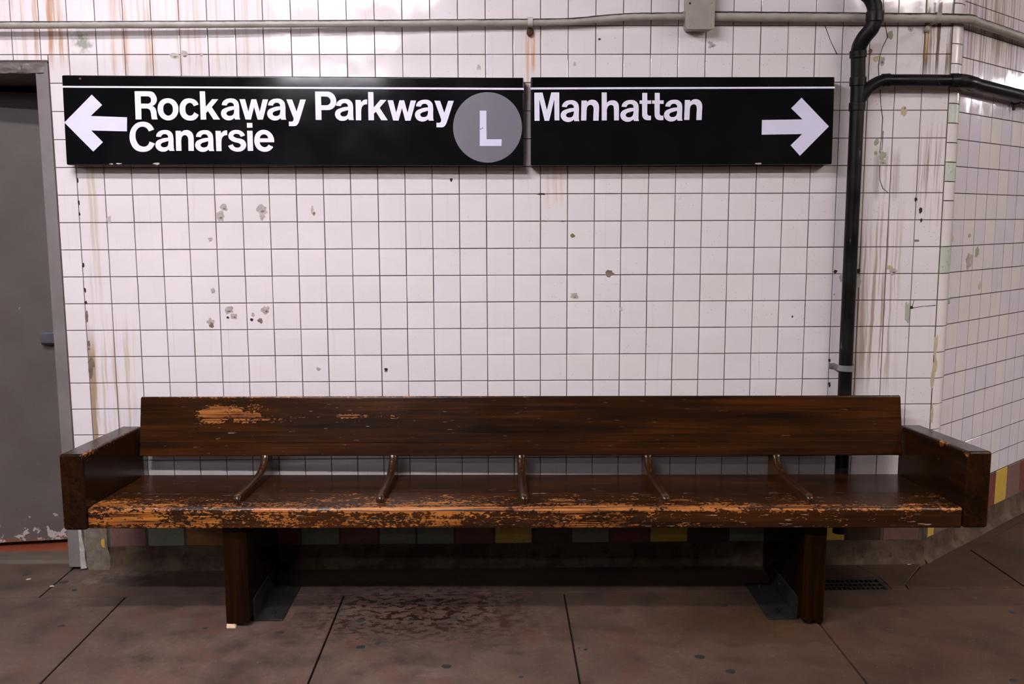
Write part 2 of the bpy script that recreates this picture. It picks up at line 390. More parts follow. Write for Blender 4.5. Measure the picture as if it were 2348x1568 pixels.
M = dict(
    tile=tile_material(),
    mortar=mortar_material('dark_joint_mortar', (0.085, 0.062, 0.052), (0.125, 0.095, 0.080), (0.045, 0.033, 0.028)),
    seat=wood_material('worn_seat_wood', wear_seat, 1.15, spec=0.36, fleck=0.685), back=wood_material('worn_back_wood', wear_back, 1.05, spec=0.18, worn=0.72, fleck=0.705),
    arm=wood_material('arm_wood', wear_arm, 0.66, axis='v', spec=0.2, fleck=0.76), rail=wood_material('rail_wood', wear_rail, 1.35, axis='v', spec=0.4),
    leg=wood_material('leg_wood', wear_leg, 0.42, axis='z', spec=0.12, fleck=0.9),
    door=door_material(), jamb=painted('grey_jamb_paint', (0.19, 0.168, 0.158), (0.155, 0.136, 0.127), 0.5, 9.0, 0.15, chip=(0.17, 0.15, 0.14)),
    lump=painted('lumpy_grey_plaster', (0.20, 0.170, 0.16), (0.115, 0.096, 0.088), 0.5, 5.0, 1.0),
    floor=floor_material(), enamel=enamel_black(),
    white=flat('sign_white', (0.75, 0.715, 0.83), 0.28), bullet=flat('sign_grey', (0.165, 0.155, 0.180), 0.3),
    arrowgrey=flat('sign_arrow_white', (0.66, 0.63, 0.78), 0.28),
    bandmortar=mortar_material('brown_band_mortar', (0.115, 0.092, 0.072), (0.075, 0.058, 0.045), (0.15, 0.125, 0.10)),
    chipgrey=mortar_material('bared_mortar', (0.47, 0.42, 0.385), (0.30, 0.26, 0.235), (0.54, 0.49, 0.45)),
    chipbrown=mortar_material('bared_brown_mortar', (0.22, 0.16, 0.12), (0.13, 0.09, 0.065), (0.30, 0.22, 0.17)),
    chipdark=mortar_material('dark_hole', (0.020, 0.015, 0.012), (0.035, 0.025, 0.02), (0.06, 0.045, 0.035)),
    chipgreen=mortar_material('green_underglaze', (0.36, 0.375, 0.26), (0.27, 0.28, 0.18), (0.45, 0.45, 0.36)),
    chiptan=mortar_material('tan_underglaze', (0.52, 0.41, 0.27), (0.42, 0.34, 0.23), (0.52, 0.47, 0.37)),
    greenglaze=base_tile_material('pale_green_glaze', (0.46, 0.52, 0.42), (0.52, 0.55, 0.48)),
    conduit=grey_conduit(), pipe=black_pipe(),
    boxgrey=painted('beige_grey_box_paint', (0.335, 0.292, 0.255), (0.275, 0.24, 0.208), 0.4, 10.0, 0.12),
    strapgrey=painted('pale_grey_strap_paint', (0.52, 0.48, 0.44), (0.42, 0.38, 0.345), 0.45, 40.0, 0.2),
    galv=painted('galvanised_strap', (0.36, 0.35, 0.36), (0.24, 0.23, 0.235), 0.38, 25.0, 0.1, 0.5, 0.55),
    rust=painted('rusty_bolt', (0.085, 0.030, 0.012), (0.035, 0.014, 0.008), 0.7, 60.0, 0.5),
    iron=painted('dark_iron', (0.026, 0.023, 0.022), (0.014, 0.012, 0.011), 0.5, 22.0, 0.25, 0.3, 0.2, chip=(0.12, 0.11, 0.11)),
    grate=painted('grey_iron_grate', (0.024, 0.021, 0.019), (0.014, 0.012, 0.011), 0.55, 30.0, 0.2),
    pit=flat('drain_pit', (0.006, 0.005, 0.005), 0.8), gum=flat('old_gum', (0.020, 0.019, 0.021), 0.6),
    gum2=flat('brown_gum', (0.040, 0.028, 0.024), 0.6),
    base=plaster_base(), patch=mortar_material('grey_plaster_patch', (0.205, 0.168, 0.130), (0.125, 0.100, 0.076), (0.16, 0.115, 0.072)),
    red=base_tile_material('brick_red_glaze', (0.150, 0.040, 0.025), (0.185, 0.055, 0.034)),
    redbrown=base_tile_material('mauve_red_glaze', (0.165, 0.085, 0.072), (0.21, 0.115, 0.10)),
    green=base_tile_material('grey_green_glaze', (0.205, 0.225, 0.160), (0.175, 0.185, 0.125)),
    orange=base_tile_material('orange_brown_glaze', (0.28, 0.125, 0.035), (0.235, 0.105, 0.03)),
    yellow=base_tile_material('mustard_glaze', (0.58, 0.375, 0.060), (0.52, 0.33, 0.055)),
    darkbrown=base_tile_material('dark_brown_glaze', (0.048, 0.026, 0.018), (0.065, 0.036, 0.026)),
    redfloor=base_tile_material('red_quarry_tile', (0.255, 0.062, 0.028), (0.21, 0.052, 0.026)),
    sill=painted('worn_brown_sill', (0.115, 0.080, 0.055), (0.085, 0.062, 0.05), 0.5, 6.0, 0.15),
    dark=flat('dark_store_wall', (0.05, 0.045, 0.04), 0.8),
    ceil=flat('sooty_ceiling', (0.20, 0.185, 0.18), 0.8), farwall=flat('far_platform_wall', (0.05, 0.047, 0.045), 0.6),
    pale=flat('pale_softwood', (0.62, 0.42, 0.28), 0.7), scrap=flat('pale_scrap', (0.62, 0.50, 0.36), 0.8),
    tube=flat('lit_tube', (0.9, 0.9, 0.9), 0.4), housing=flat('white_lamp_housing', (0.6, 0.6, 0.6), 0.5),
)

# ------------------------------------------------------------------ object helpers
def link(name, me, mat=None, parent=None, smooth=False):
    o = bpy.data.objects.new(name, me)
    COL.objects.link(o)
    if mat is not None and not me.materials:
        me.materials.append(mat)
    if parent is not None:
        o.parent = parent
    if smooth:
        for p in me.polygons:
            p.use_smooth = True
    return o

def bm_obj(name, bm, mat, parent=None, smooth=False):
    bmesh.ops.recalc_face_normals(bm, faces=bm.faces[:])
    me = bpy.data.meshes.new(name)
    bm.to_mesh(me); bm.free()
    return link(name, me, mat, parent, smooth)

def thing(name, label, cat, loc=(0, 0, 0), group=None):
    o = bpy.data.objects.new(name, None)
    COL.objects.link(o)
    o.location = loc
    o.empty_display_size = 0.1
    o['label'] = label; o['category'] = cat
    if group:
        o['group'] = group
    return o

def tag(o, label, cat, group=None):
    o['label'] = label; o['category'] = cat
    if group:
        o['group'] = group
    return o

def structure(name, label=None, cat=None):
    o = bpy.data.objects.new(name, None)
    COL.objects.link(o)
    o['kind'] = 'structure'
    if label:
        o['label'] = label
    if cat:
        o['category'] = cat
    return o

def hexa(bm, c, bevel=0.0, segs=2, pick=None):
    """box from 8 corners: bottom ring (4) then top ring (4); bevels edges chosen by pick(mid, dir)"""
    vs = [bm.verts.new(p) for p in c]
    fs = []
    for q in ((3, 2, 1, 0), (4, 5, 6, 7), (0, 1, 5, 4), (1, 2, 6, 5), (2, 3, 7, 6), (3, 0, 4, 7)):
        fs.append(bm.faces.new([vs[i] for i in q]))
    if bevel > 0:
        es = {e for f in fs for e in f.edges}
        if pick:
            es = {e for e in es if pick((e.verts[0].co + e.verts[1].co) / 2)}
        bmesh.ops.bevel(bm, geom=list(es), offset=bevel, segments=segs, profile=0.5, affect='EDGES')

def box(bm, x0, x1, y0, y1, z0, z1, bevel=0.0, segs=2, pick=None):
    hexa(bm, [(x0, y0, z0), (x1, y0, z0), (x1, y1, z0), (x0, y1, z0), (x0, y0, z1), (x1, y0, z1), (x1, y1, z1), (x0, y1, z1)], bevel, segs, pick)

def tube(bm, pts, r, n=16, caps=True, squash=None):
    """pipe along a polyline; r a number or one per point"""
    pts = [Vector(p) for p in pts]
    rings = []
    t0 = (pts[1] - pts[0]).normalized()
    ref = Vector((0, 0, 1)) if abs(t0.z) < 0.9 else Vector((1, 0, 0))
    nrm = (ref - t0 * ref.dot(t0)).normalized()
    for i, p in enumerate(pts):
        a = pts[max(i - 1, 0)]; b = pts[min(i + 1, len(pts) - 1)]
        t = (b - a).normalized()
        nrm = (nrm - t * nrm.dot(t)).normalized()
        bn = t.cross(nrm)
        rr = r[i] if isinstance(r, (list, tuple)) else r
        rings.append([bm.verts.new(p + (nrm * math.cos(2 * math.pi * k / n) + bn * math.sin(2 * math.pi * k / n)) * rr) for k in range(n)])
    for a, b in zip(rings, rings[1:]):
        for k in range(n):
            bm.faces.new((a[k], a[(k + 1) % n], b[(k + 1) % n], b[k]))
    if caps:
        bm.faces.new(rings[0][::-1]); bm.faces.new(rings[-1])

def smooth_path(pts, k=6):
    """Catmull-Rom through the points"""
    P = [Vector(p) for p in pts]
    P = [P[0] * 2 - P[1]] + P + [P[-1] * 2 - P[-2]]
    out = []
    for i in range(1, len(P) - 2):
        for j in range(k):
            t = j / k
            a, b, c, d = P[i - 1], P[i], P[i + 1], P[i + 2]
            out.append(0.5 * ((2 * b) + (c - a) * t + (2 * a - 5 * b + 4 * c - d) * t * t + (3 * b - a - 3 * c + d) * t ** 3))
    out.append(P[-2])
    return out

def prism(bm, poly, axis, a, b):
    """extrude a 2D polygon along an axis from a to b; poly gives the other two coordinates in xyz order"""
    def pt(q, s):
        return {'x': (s, q[0], q[1]), 'y': (q[0], s, q[1]), 'z': (q[0], q[1], s)}[axis]
    v0 = [bm.verts.new(pt(q, a)) for q in poly]; v1 = [bm.verts.new(pt(q, b)) for q in poly]
    f = [bm.faces.new(v0), bm.faces.new(v1[::-1])]
    n = len(poly)
    for i in range(n):
        f.append(bm.faces.new((v0[i], v0[(i + 1) % n], v1[(i + 1) % n], v1[i])))
    return f

def auto_smooth(o, deg=35):
    me = o.data
    for p in me.polygons:
        p.use_smooth = True
    bm = bmesh.new(); bm.from_mesh(me)
    for e in bm.edges:
        if len(e.link_faces) == 2 and e.calc_face_angle(0) > math.radians(deg):
            e.smooth = False
    bm.to_mesh(me); bm.free()
    md = o.modifiers.new('weighted_normal', 'WEIGHTED_NORMAL')
    md.weight = 100; md.keep_sharp = True

# ------------------------------------------------------------------ lamps (the light of the place)
def fixture(x, y, k, col, label):
    L = 1.22
    t = thing('fluorescent_fixture', label, 'lamp', (x, y, LAMP_Z), 'fluorescent fixtures under the platform ceiling')
    bm = bmesh.new(); box(bm, -L / 2 - 0.03, L / 2 + 0.03, -0.075, 0.075, 0.049, 0.12, 0.008)
    for s in (-1, 1):
        box(bm, -L / 2 - 0.03, L / 2 + 0.03, s * 0.066 - 0.009, s * 0.066 + 0.009, 0.034, 0.06, 0.002)
    bm_obj('housing', bm, M['housing'], t)
    for s in (-1, 1):
        bm = bmesh.new(); box(bm, s * (L / 2 + 0.005) - 0.012, s * (L / 2 + 0.005) + 0.012, -0.02, 0.02, -0.02, 0.05, 0.004)
        bm_obj('lamp_holder', bm, M['housing'], t)
    bm = bmesh.new(); box(bm, -L / 2, L / 2, -0.055, 0.055, 0.0, 0.05)
    key = 'tube_%g_%g' % (k, col[2])
    if key not in M:
        M[key] = flat('lit_tube_%d' % int(k), (0.9, 0.9, 0.9), 0.4, emit=col, k=k)
    bm_obj('lamp_lens', bm, M[key], t)
for (lx, ly, lk, lc, lw) in LAMPS:
    fixture(lx, ly, lk, lc, 'fluorescent tube lamp, ' + lw)

# ------------------------------------------------------------------ setting: walls
PIT = 0.108                        # tile pitch
ROW0 = 2.0864                      # height of one horizontal joint; the others follow at the pitch
XC = 2.376                         # where the back wall ends and the splayed right wall begins
EX = Vector((math.cos(math.radians(40.3)), math.sin(math.radians(40.3)), 0))
EN = Vector((-EX.y, EX.x, 0))      # into the right wall
Z_TILE0 = 0.265                    # lower edge of the white tiles
Z_BAND0 = 0.096                    # lower edge of the coloured band
Z_TOP = 3.32
D_OUT, D_IN, D_HEAD, D_HEADB = -1.163, -1.212, 2.060, 2.010   # door frame outer/inner edge, head top/bottom
D_L = -2.12                        # left edge of the doorway

wall = structure('wall_back')
bm = bmesh.new()
prism(bm, [(D_OUT, Z_BAND0), (XC + 0.012, Z_BAND0), (XC + 0.012, Z_TOP), (-5.08, Z_TOP), (-5.08, 0), (D_L - 0.05, 0), (D_L - 0.05, D_HEAD), (D_OUT, D_HEAD)], 'y', 0.0035, 0.16)
bm_obj('mortar_bed', bm, M['mortar'], wall)

def tile_mesh(wd, ht, name, j=0.0016, bev=0.0014, dep=0.0045):
    """one tile, its front face at y=0 facing -y, origin at its centre"""
    x, z = wd / 2 - j, ht / 2 - j
    v = [(-x, dep, -z), (x, dep, -z), (x, dep, z), (-x, dep, z),
         (-x, bev * 0.7, -z), (x, bev * 0.7, -z), (x, bev * 0.7, z), (-x, bev * 0.7, z),
         (-x + bev, 0, -z + bev), (x - bev, 0, -z + bev), (x - bev, 0, z - bev), (-x + bev, 0, z - bev)]
    f = [(8, 9, 10, 11)]
    for k in range(4):
        n = (k + 1) % 4
        f.append((k, n, 4 + n, 4 + k)); f.append((4 + k, 4 + n, 8 + n, 8 + k))
    me = bpy.data.meshes.new(name)
    me.from_pydata(v, [], f)
    me.materials.append(M['tile'])
    return me
TILE = tile_mesh(PIT, PIT, 'wall_tile')
_cache = {}
def tile_of(wd, ht, j=0.0016):
    k = (round(wd, 4), round(ht, 4), j)
    if k == (0.108, 0.108, 0.0016):
        return TILE
    if k not in _cache:
        _cache[k] = tile_mesh(wd, ht, 'wall_tile_cut', j, 0.0014 if j < 0.0018 else 0.0003)
    return _cache[k]

def occluded(x, z):
    """rough test: hidden behind a sign or the bench, or outside the photograph"""
    if z > 2.29 or x < -1.36:
        return True
    if 1.665 < z < 1.985 and (-1.08 < x < 0.68 or 0.73 < x < 1.89):
        return True
    if z < 0.60 and -1.05 < x < 2.32 and not (0.36 < z < 0.47):
        return True
    return False

slots = []                          # x0, x1, z0, z1
for r in range(-12, 17):
    z1 = ROW0 - PIT * r; z0 = max(z1 - PIT, Z_TILE0)
    if z1 > Z_TOP:
        continue
    for c in range(-47, 22):
        x0, x1 = c * PIT, c * PIT + PIT
        if r >= 0 and c < -11:
            if r == 0 and c >= -20:
                slots.append((x0, x1, D_HEAD + 0.004, z1))
            elif x1 < D_L - 0.05:
                slots.append((x0, x1, z0, z1))
            continue
        if r >= 0 and c == -11:
            x0 = D_OUT + 0.002
            if r == 0:
                slots.append((c * PIT, x0 - 0.001, D_HEAD + 0.004, z1))
        slots.append((x0, x1, z0, z1))
vis = [s for s in slots if not occluded((s[0] + s[1]) / 2, (s[2] + s[3]) / 2)]
hid = [s for s in slots if occluded((s[0] + s[1]) / 2, (s[2] + s[3]) / 2)]
def size_in_view(s):
    d = (CAM - Vector(((s[0] + s[1]) / 2, 0, (s[2] + s[3]) / 2))).length
    zm = (s[2] + s[3]) / 2
    hidden = 0.75 if zm < 0.7 else (0.3 if zm > 2.24 else 0.0)
    return (s[1] - s[0]) * (s[3] - s[2]) / d / d * (1 - hidden)
vis.sort(key=size_in_view, reverse=True)
print('back wall tiles', len(vis), len(hid))
rest = vis[300:] + hid
def tile_color(x, z, r):
    lil = 0.10 + 0.30 * r.random()
    if x < -1.08 and z < ROW0:
        lil = 0.95
    if 2.26 < x < 2.38 and r.random() < 0.8:
        lil = 0.75 + 0.25 * r.random()
    dirt = 0.12 + 0.18 * r.random()
    if z > 2.0:
        dirt += 0.18
    if x > 2.0 or x < -0.9:
        dirt += 0.25
    return (lil, min(1, dirt), r.random(), 1)
rt_ = random.Random(5)
for s in vis[:300]:
    o = bpy.data.objects.new('wall_tile', tile_of(s[1] - s[0], s[3] - s[2]))
    COL.objects.link(o)
    o.parent = wall
    o.location = ((s[0] + s[1]) / 2 + rt_.uniform(-.0004, .0004), rt_.uniform(-0.0005, 0.0005), (s[2] + s[3]) / 2 + rt_.uniform(-.0004, .0004))
    o.rotation_euler = (rt_.gauss(0, 0.0030), rt_.gauss(0, 0.0014), rt_.gauss(0, 0.0030))
    o.color = tile_color(o.location.x, o.location.z, rt_)
def many_tiles(name, slots, parent, place):
    V, F = [], []
    for s in slots:
        me = tile_of(s[1] - s[0], s[3] - s[2]); b = len(V)
        for v in me.vertices:
            V.append(place((s[0] + s[1]) / 2 + v.co.x, v.co.y, (s[2] + s[3]) / 2 + v.co.z))
        F += [tuple(i + b for i in p.vertices) for p in me.polygons]
    me = bpy.data.meshes.new(name); me.from_pydata(V, [], F)
    o = link(name, me, M['tile'], parent)
    o['kind'] = 'stuff'
    o.color = (0.25, 0.3, 0.5, 1)
    return o
many_tiles('wall_tile_field', rest, wall, lambda x, y, z: (x, y, z))

# --- right wall, splayed by 40 degrees
wr = structure('wall_right')
def RW(s, d, z):
    """point on the right wall: s along it, d out of it towards the platform, z up"""
    p = Vector((XC, 0, 0)) + EX * s - EN * d
    return (p.x, p.y, z)
S_END = 8.0
S0 = 0.1014; SP = 0.1075
bm = bmesh.new()
hexa(bm, [RW(0.02, -0.0013, Z_BAND0), RW(S_END, -0.0013, Z_BAND0), RW(S_END, -0.15, Z_BAND0), RW(0.02, -0.15, Z_BAND0),
          RW(0.02, -0.0013, Z_TOP), RW(S_END, -0.0013, Z_TOP), RW(S_END, -0.15, Z_TOP), RW(0.02, -0.15, Z_TOP)])
bm_obj('mortar_bed', bm, M['mortar'], wr)
ang = math.radians(40.3)
rslots, rrest = [], []
for r in range(-12, 17):
    z1 = ROW0 - PIT * r; z0 = max(z1 - PIT, Z_TILE0)
    if z1 > Z_TOP:
        continue
    for c in range(0, 40):
        s = (S0 + c * SP, S0 + (c + 1) * SP, z0, z1)
        (rslots if (c < 10 and -3 < r) else rrest).append(s)
for s in rslots:
    o = bpy.data.objects.new('wall_tile', tile_of(s[1] - s[0], s[3] - s[2], 0.0021))
    COL.objects.link(o)
    o.parent = wr
    o.location = RW((s[0] + s[1]) / 2, rt_.uniform(-0.0005, 0.0005), (s[2] + s[3]) / 2)
    o.rotation_euler = (rt_.gauss(0, 0.0025), rt_.gauss(0, 0.0014), ang + rt_.gauss(0, 0.003))
    cc = int((s[0] - S0) / SP + 0.5)
    lil = 0.9 if cc < 2 and s[2] > 1.35 else (0.9 if cc > 3 else 0.15)
    if s[2] < 0.9:
        lil = 0.7 if cc > 5 else 0.25
    if rt_.random() < 0.22:
        lil = 1 - lil
    o.color = (lil, 0.35 + 0.2 * rt_.random(), rt_.random(), 1)
many_tiles('wall_tile_field', rrest, wr, lambda x, y, z: RW(x, -y, z))

# rounded corner pieces: short ones above, full-height ones below
def bullnose(z0, z1):
    prof = []
    p0, p1, p2 = Vector((XC, 0, 0)), Vector((XC + 0.050, -0.001, 0)), Vector(RW(S0, 0, 0))
    for i in range(17):
        t = 0.030 + 0.952 * i / 16
        prof.append(p0 * (1 - t) ** 2 + p1 * 2 * t * (1 - t) + p2 * t * t)
    inn = [p + EN * 0.006 + Vector((0, 0.004, 0)) for p in prof]
    j = 0.0019
    V, F = [], []
    n = len(prof)
    for zz in (z0 + j, z1 - j):
        V += [(p.x, p.y, zz) for p in prof] + [(p.x, p.y, zz) for p in inn]
    for i in range(n - 1):
        F.append((i, i + 1, 2 * n + i + 1, 2 * n + i))
        F.append((i, n + i, n + i + 1, i + 1))
        F.append((2 * n + i, 2 * n + i + 1, 3 * n + i + 1, 3 * n + i))
    F.append((0, 2 * n, 3 * n, n)); F.append((n - 1, 2 * n - 1, 4 * n - 1, 3 * n - 1))
    me = bpy.data.meshes.new('bullnose_tile'); me.from_pydata(V, [], F)
    return me
zz = 1.4384
k = 0
while zz < Z_TOP - 0.03:
    z1 = min(zz + 0.0765, Z_TOP)
    o = link('bullnose_tile', bullnose(zz, z1), M['greenglaze'] if k in (2, 5) else M['tile'], wr)
    o.color = (0.1, 0.62, rt_.random(), 1)
    zz = z1; k += 1
for r in range(6, 17):
    z1 = ROW0 - PIT * r; z0 = max(z1 - PIT, Z_TILE0)
    o = link('bullnose_tile', bullnose(z0, z1), M['greenglaze'] if r == 7 else M['tile'], wr)
    o.color = (0.12, 0.4, rt_.random(), 1)
bm = bmesh.new()
pr = [Vector((XC - 0.0035, 0.0009, 0)), Vector((XC + 0.0045, 0.0009, 0)), Vector((XC + 0.020, 0.014, 0)), Vector(RW(0.088, -0.010, 0)), Vector(RW(0.102, -0.0016, 0)), Vector(RW(0.06, -0.03, 0)), Vector((XC - 0.01, 0.05, 0))]
prism(bm, [(p.x, p.y) for p in pr], 'z', Z_BAND0, Z_TOP)
bm_obj('mortar_bed', bm, M['mortar'], wr)

# --- coloured band and cement base
bb = structure('baseboard_back')
def strip_base(parent, A, Bp, nrm, ztop, dep, name, mat, wob=0.004, seed=0):
    """cement base with a slightly wavering face and a small cove at its foot"""
    bm = bmesh.new()
    A, Bp = Vector(A), Vector(Bp); n = 48
    prof = [(0.030, -0.012), (0.022, 0.004), (0.010, 0.016), (0.004, 0.035), (0.001, 0.065), (0.0, ztop), (-dep, ztop), (-dep, -0.012)]
    rows = []
    for i in range(n + 1):
        p = A.lerp(Bp, i / n)
        row = []
        for j, (d, z) in enumerate(prof):
            q = noise.noise(Vector((p.x * 6 + seed, z * 14, p.y * 6))) * wob if j < 6 else 0.0
            v = p - Vector(nrm) * (d + q)
            row.append(bm.verts.new((v.x, v.y, z)))
        rows.append(row)
    for a, b in zip(rows, rows[1:]):
        for j in range(len(prof)):
            bm.faces.new((a[j], a[(j + 1) % len(prof)], b[(j + 1) % len(prof)], b[j]))
    bm.faces.new(rows[0]); bm.faces.new(rows[-1][::-1])
    o = bm_obj(name, bm, mat, parent)
    auto_smooth(o, 40)
    return o
strip_base(bb, (-1.04, 0, 0), (XC + 0.004, 0, 0), (0, 1, 0), Z_BAND0, 0.14, 'cement_base', M['base'])
bm = bmesh.new(); box(bm, D_OUT + 0.02, XC + 0.005, 0.0018, 0.15, Z_BAND0, Z_TILE0)
bm_obj('mortar_bed', bm, M['bandmortar'], bb)
BT = [-1.042, -0.883, -0.724, -0.564, -0.407, -0.252 - 0.0, -0.0813, 0.0789, 0.2374, 0.398, 0.5625, 0.7235, 0.8866, 1.048, 1.2152, 1.3789, 1.5484, 1.71, 1.875, 2.0416, 2.199, 2.3547, 2.376]
BC = ['redbrown', 'green', 'orange', 'darkbrown', 'red', 'green', 'red', 'green', 'green', 'red', 'yellow', 'darkbrown', 'green', 'red', 'yellow', 'darkbrown', 'green', 'red', 'yellow', 'darkbrown', 'redbrown', 'yellow']
BT[5] = -0.247
def band_tile(x0, x1, z0, z1, mat, parent, place=None):
    bm = bmesh.new()
    g = 0.0042
    box(bm, x0 + g, x1 - g, 0, 0.012, z0 + 0.003, z1 - 0.003, 0.002, 1)
    if place:
        for v in bm.verts:
            v.co = Vector(place(v.co.x, -v.co.y, v.co.z))
    o = bm_obj('coloured_tile', bm, mat, parent)
    return o
for i in range(len(BC)):
    if BT[i + 1] - BT[i] > 0.03:
        band_tile(BT[i], BT[i + 1], Z_BAND0, Z_TILE0, M[BC[i]], bb)
# plaster repair at the left end of the band, with a yellow glazed bit showing
bm = bmesh.new()
prism(bm, [(D_OUT + 0.030, -0.005), (-1.042, -0.005), (-1.036, 0.03), (-1.048, 0.10), (-1.046, 0.262), (D_OUT + 0.026, 0.262), (D_OUT + 0.020, 0.12)], 'y', -0.004, 0.14)
bm_obj('plaster_patch', bm, M['patch'], bb)
bm = bmesh.new()
prism(bm, [(-1.068, 0.098), (-1.059, 0.096), (-1.058, 0.133), (-1.066, 0.135), (-1.073, 0.128), (-1.074, 0.112)], 'y', -0.0055, 0.0)
bm_obj('yellow_tile_bit', bm, M['yellow'], bb)
# ragged pale mortar edge between door frame and plaster
bm = bmesh.new()
prism(bm, [(D_OUT - 0.001, 0.004), (D_OUT + 0.024, 0.008), (D_OUT + 0.019, 0.05), (D_OUT + 0.021, 0.09), (D_OUT + 0.013, 0.13), (D_OUT + 0.010, 0.18), (D_OUT + 0.006, 0.23), (D_OUT + 0.007, 0.30), (D_OUT - 0.001, 0.30)], 'y', -0.006, 0.10)
bm_obj('ragged_mortar', bm, M['chipgrey'], bb)

br = structure('baseboard_right')
strip_base(br, RW(0.0, 0, 0), RW(S_END, 0, 0), EN, Z_BAND0, 0.14, 'cement_base', M['base'], 0.004, 7)
bm = bmesh.new()
hexa(bm, [RW(0.01, -0.004, Z_BAND0), RW(S_END, -0.004, Z_BAND0), RW(S_END, -0.14, Z_BAND0), RW(0.01, -0.14, Z_BAND0),
          RW(0.01, -0.004, Z_TILE0), RW(S_END, -0.004, Z_TILE0), RW(S_END, -0.14, Z_TILE0), RW(0.01, -0.14, Z_TILE0)])
bm_obj('mortar_bed', bm, M['bandmortar'], br)
RB = [0.0, 0.10, 0.262, 0.42, 0.58, 0.722, 0.862, 1.02, 1.18, 1.34, 1.50, 1.66]
RC = ['yellow', 'redbrown', 'darkbrown', 'green', 'red', 'yellow', 'redbrown', 'red', 'green', 'yellow', 'red']
for i in range(len(RC)):
    band_tile(RB[i], RB[i + 1], Z_BAND0, Z_TILE0, M[RC[i]], br, RW)

# --- chips, holes and patches in the tiling
def chip(parent, x, z, rx, rz, mat, seed, place=None, y=-0.0007, n=13, jag=0.30):
    r_ = random.Random(seed)
    V = [(x, y - 0.0002, z)]
    for i in range(n):
        a = 2 * math.pi * i / n
        k = 1 + r_.uniform(-jag, jag)
        V.append((x + rx * k * math.cos(a), y, z + rz * k * math.sin(a)))
    m = len(V)
    for i in range(n):
        V.append((V[1 + i][0], 0.004, V[1 + i][2]))
    if place:
        V = [place(a, -b, c) for a, b, c in V]
    F = [(0, 1 + (i + 1) % n, 1 + i) for i in range(n)] + [(1 + i, 1 + (i + 1) % n, m + (i + 1) % n, m + i) for i in range(n)]
    me = bpy.data.meshes.new('chip'); me.from_pydata(V, [], F)
    return link('chip', me, mat, parent)
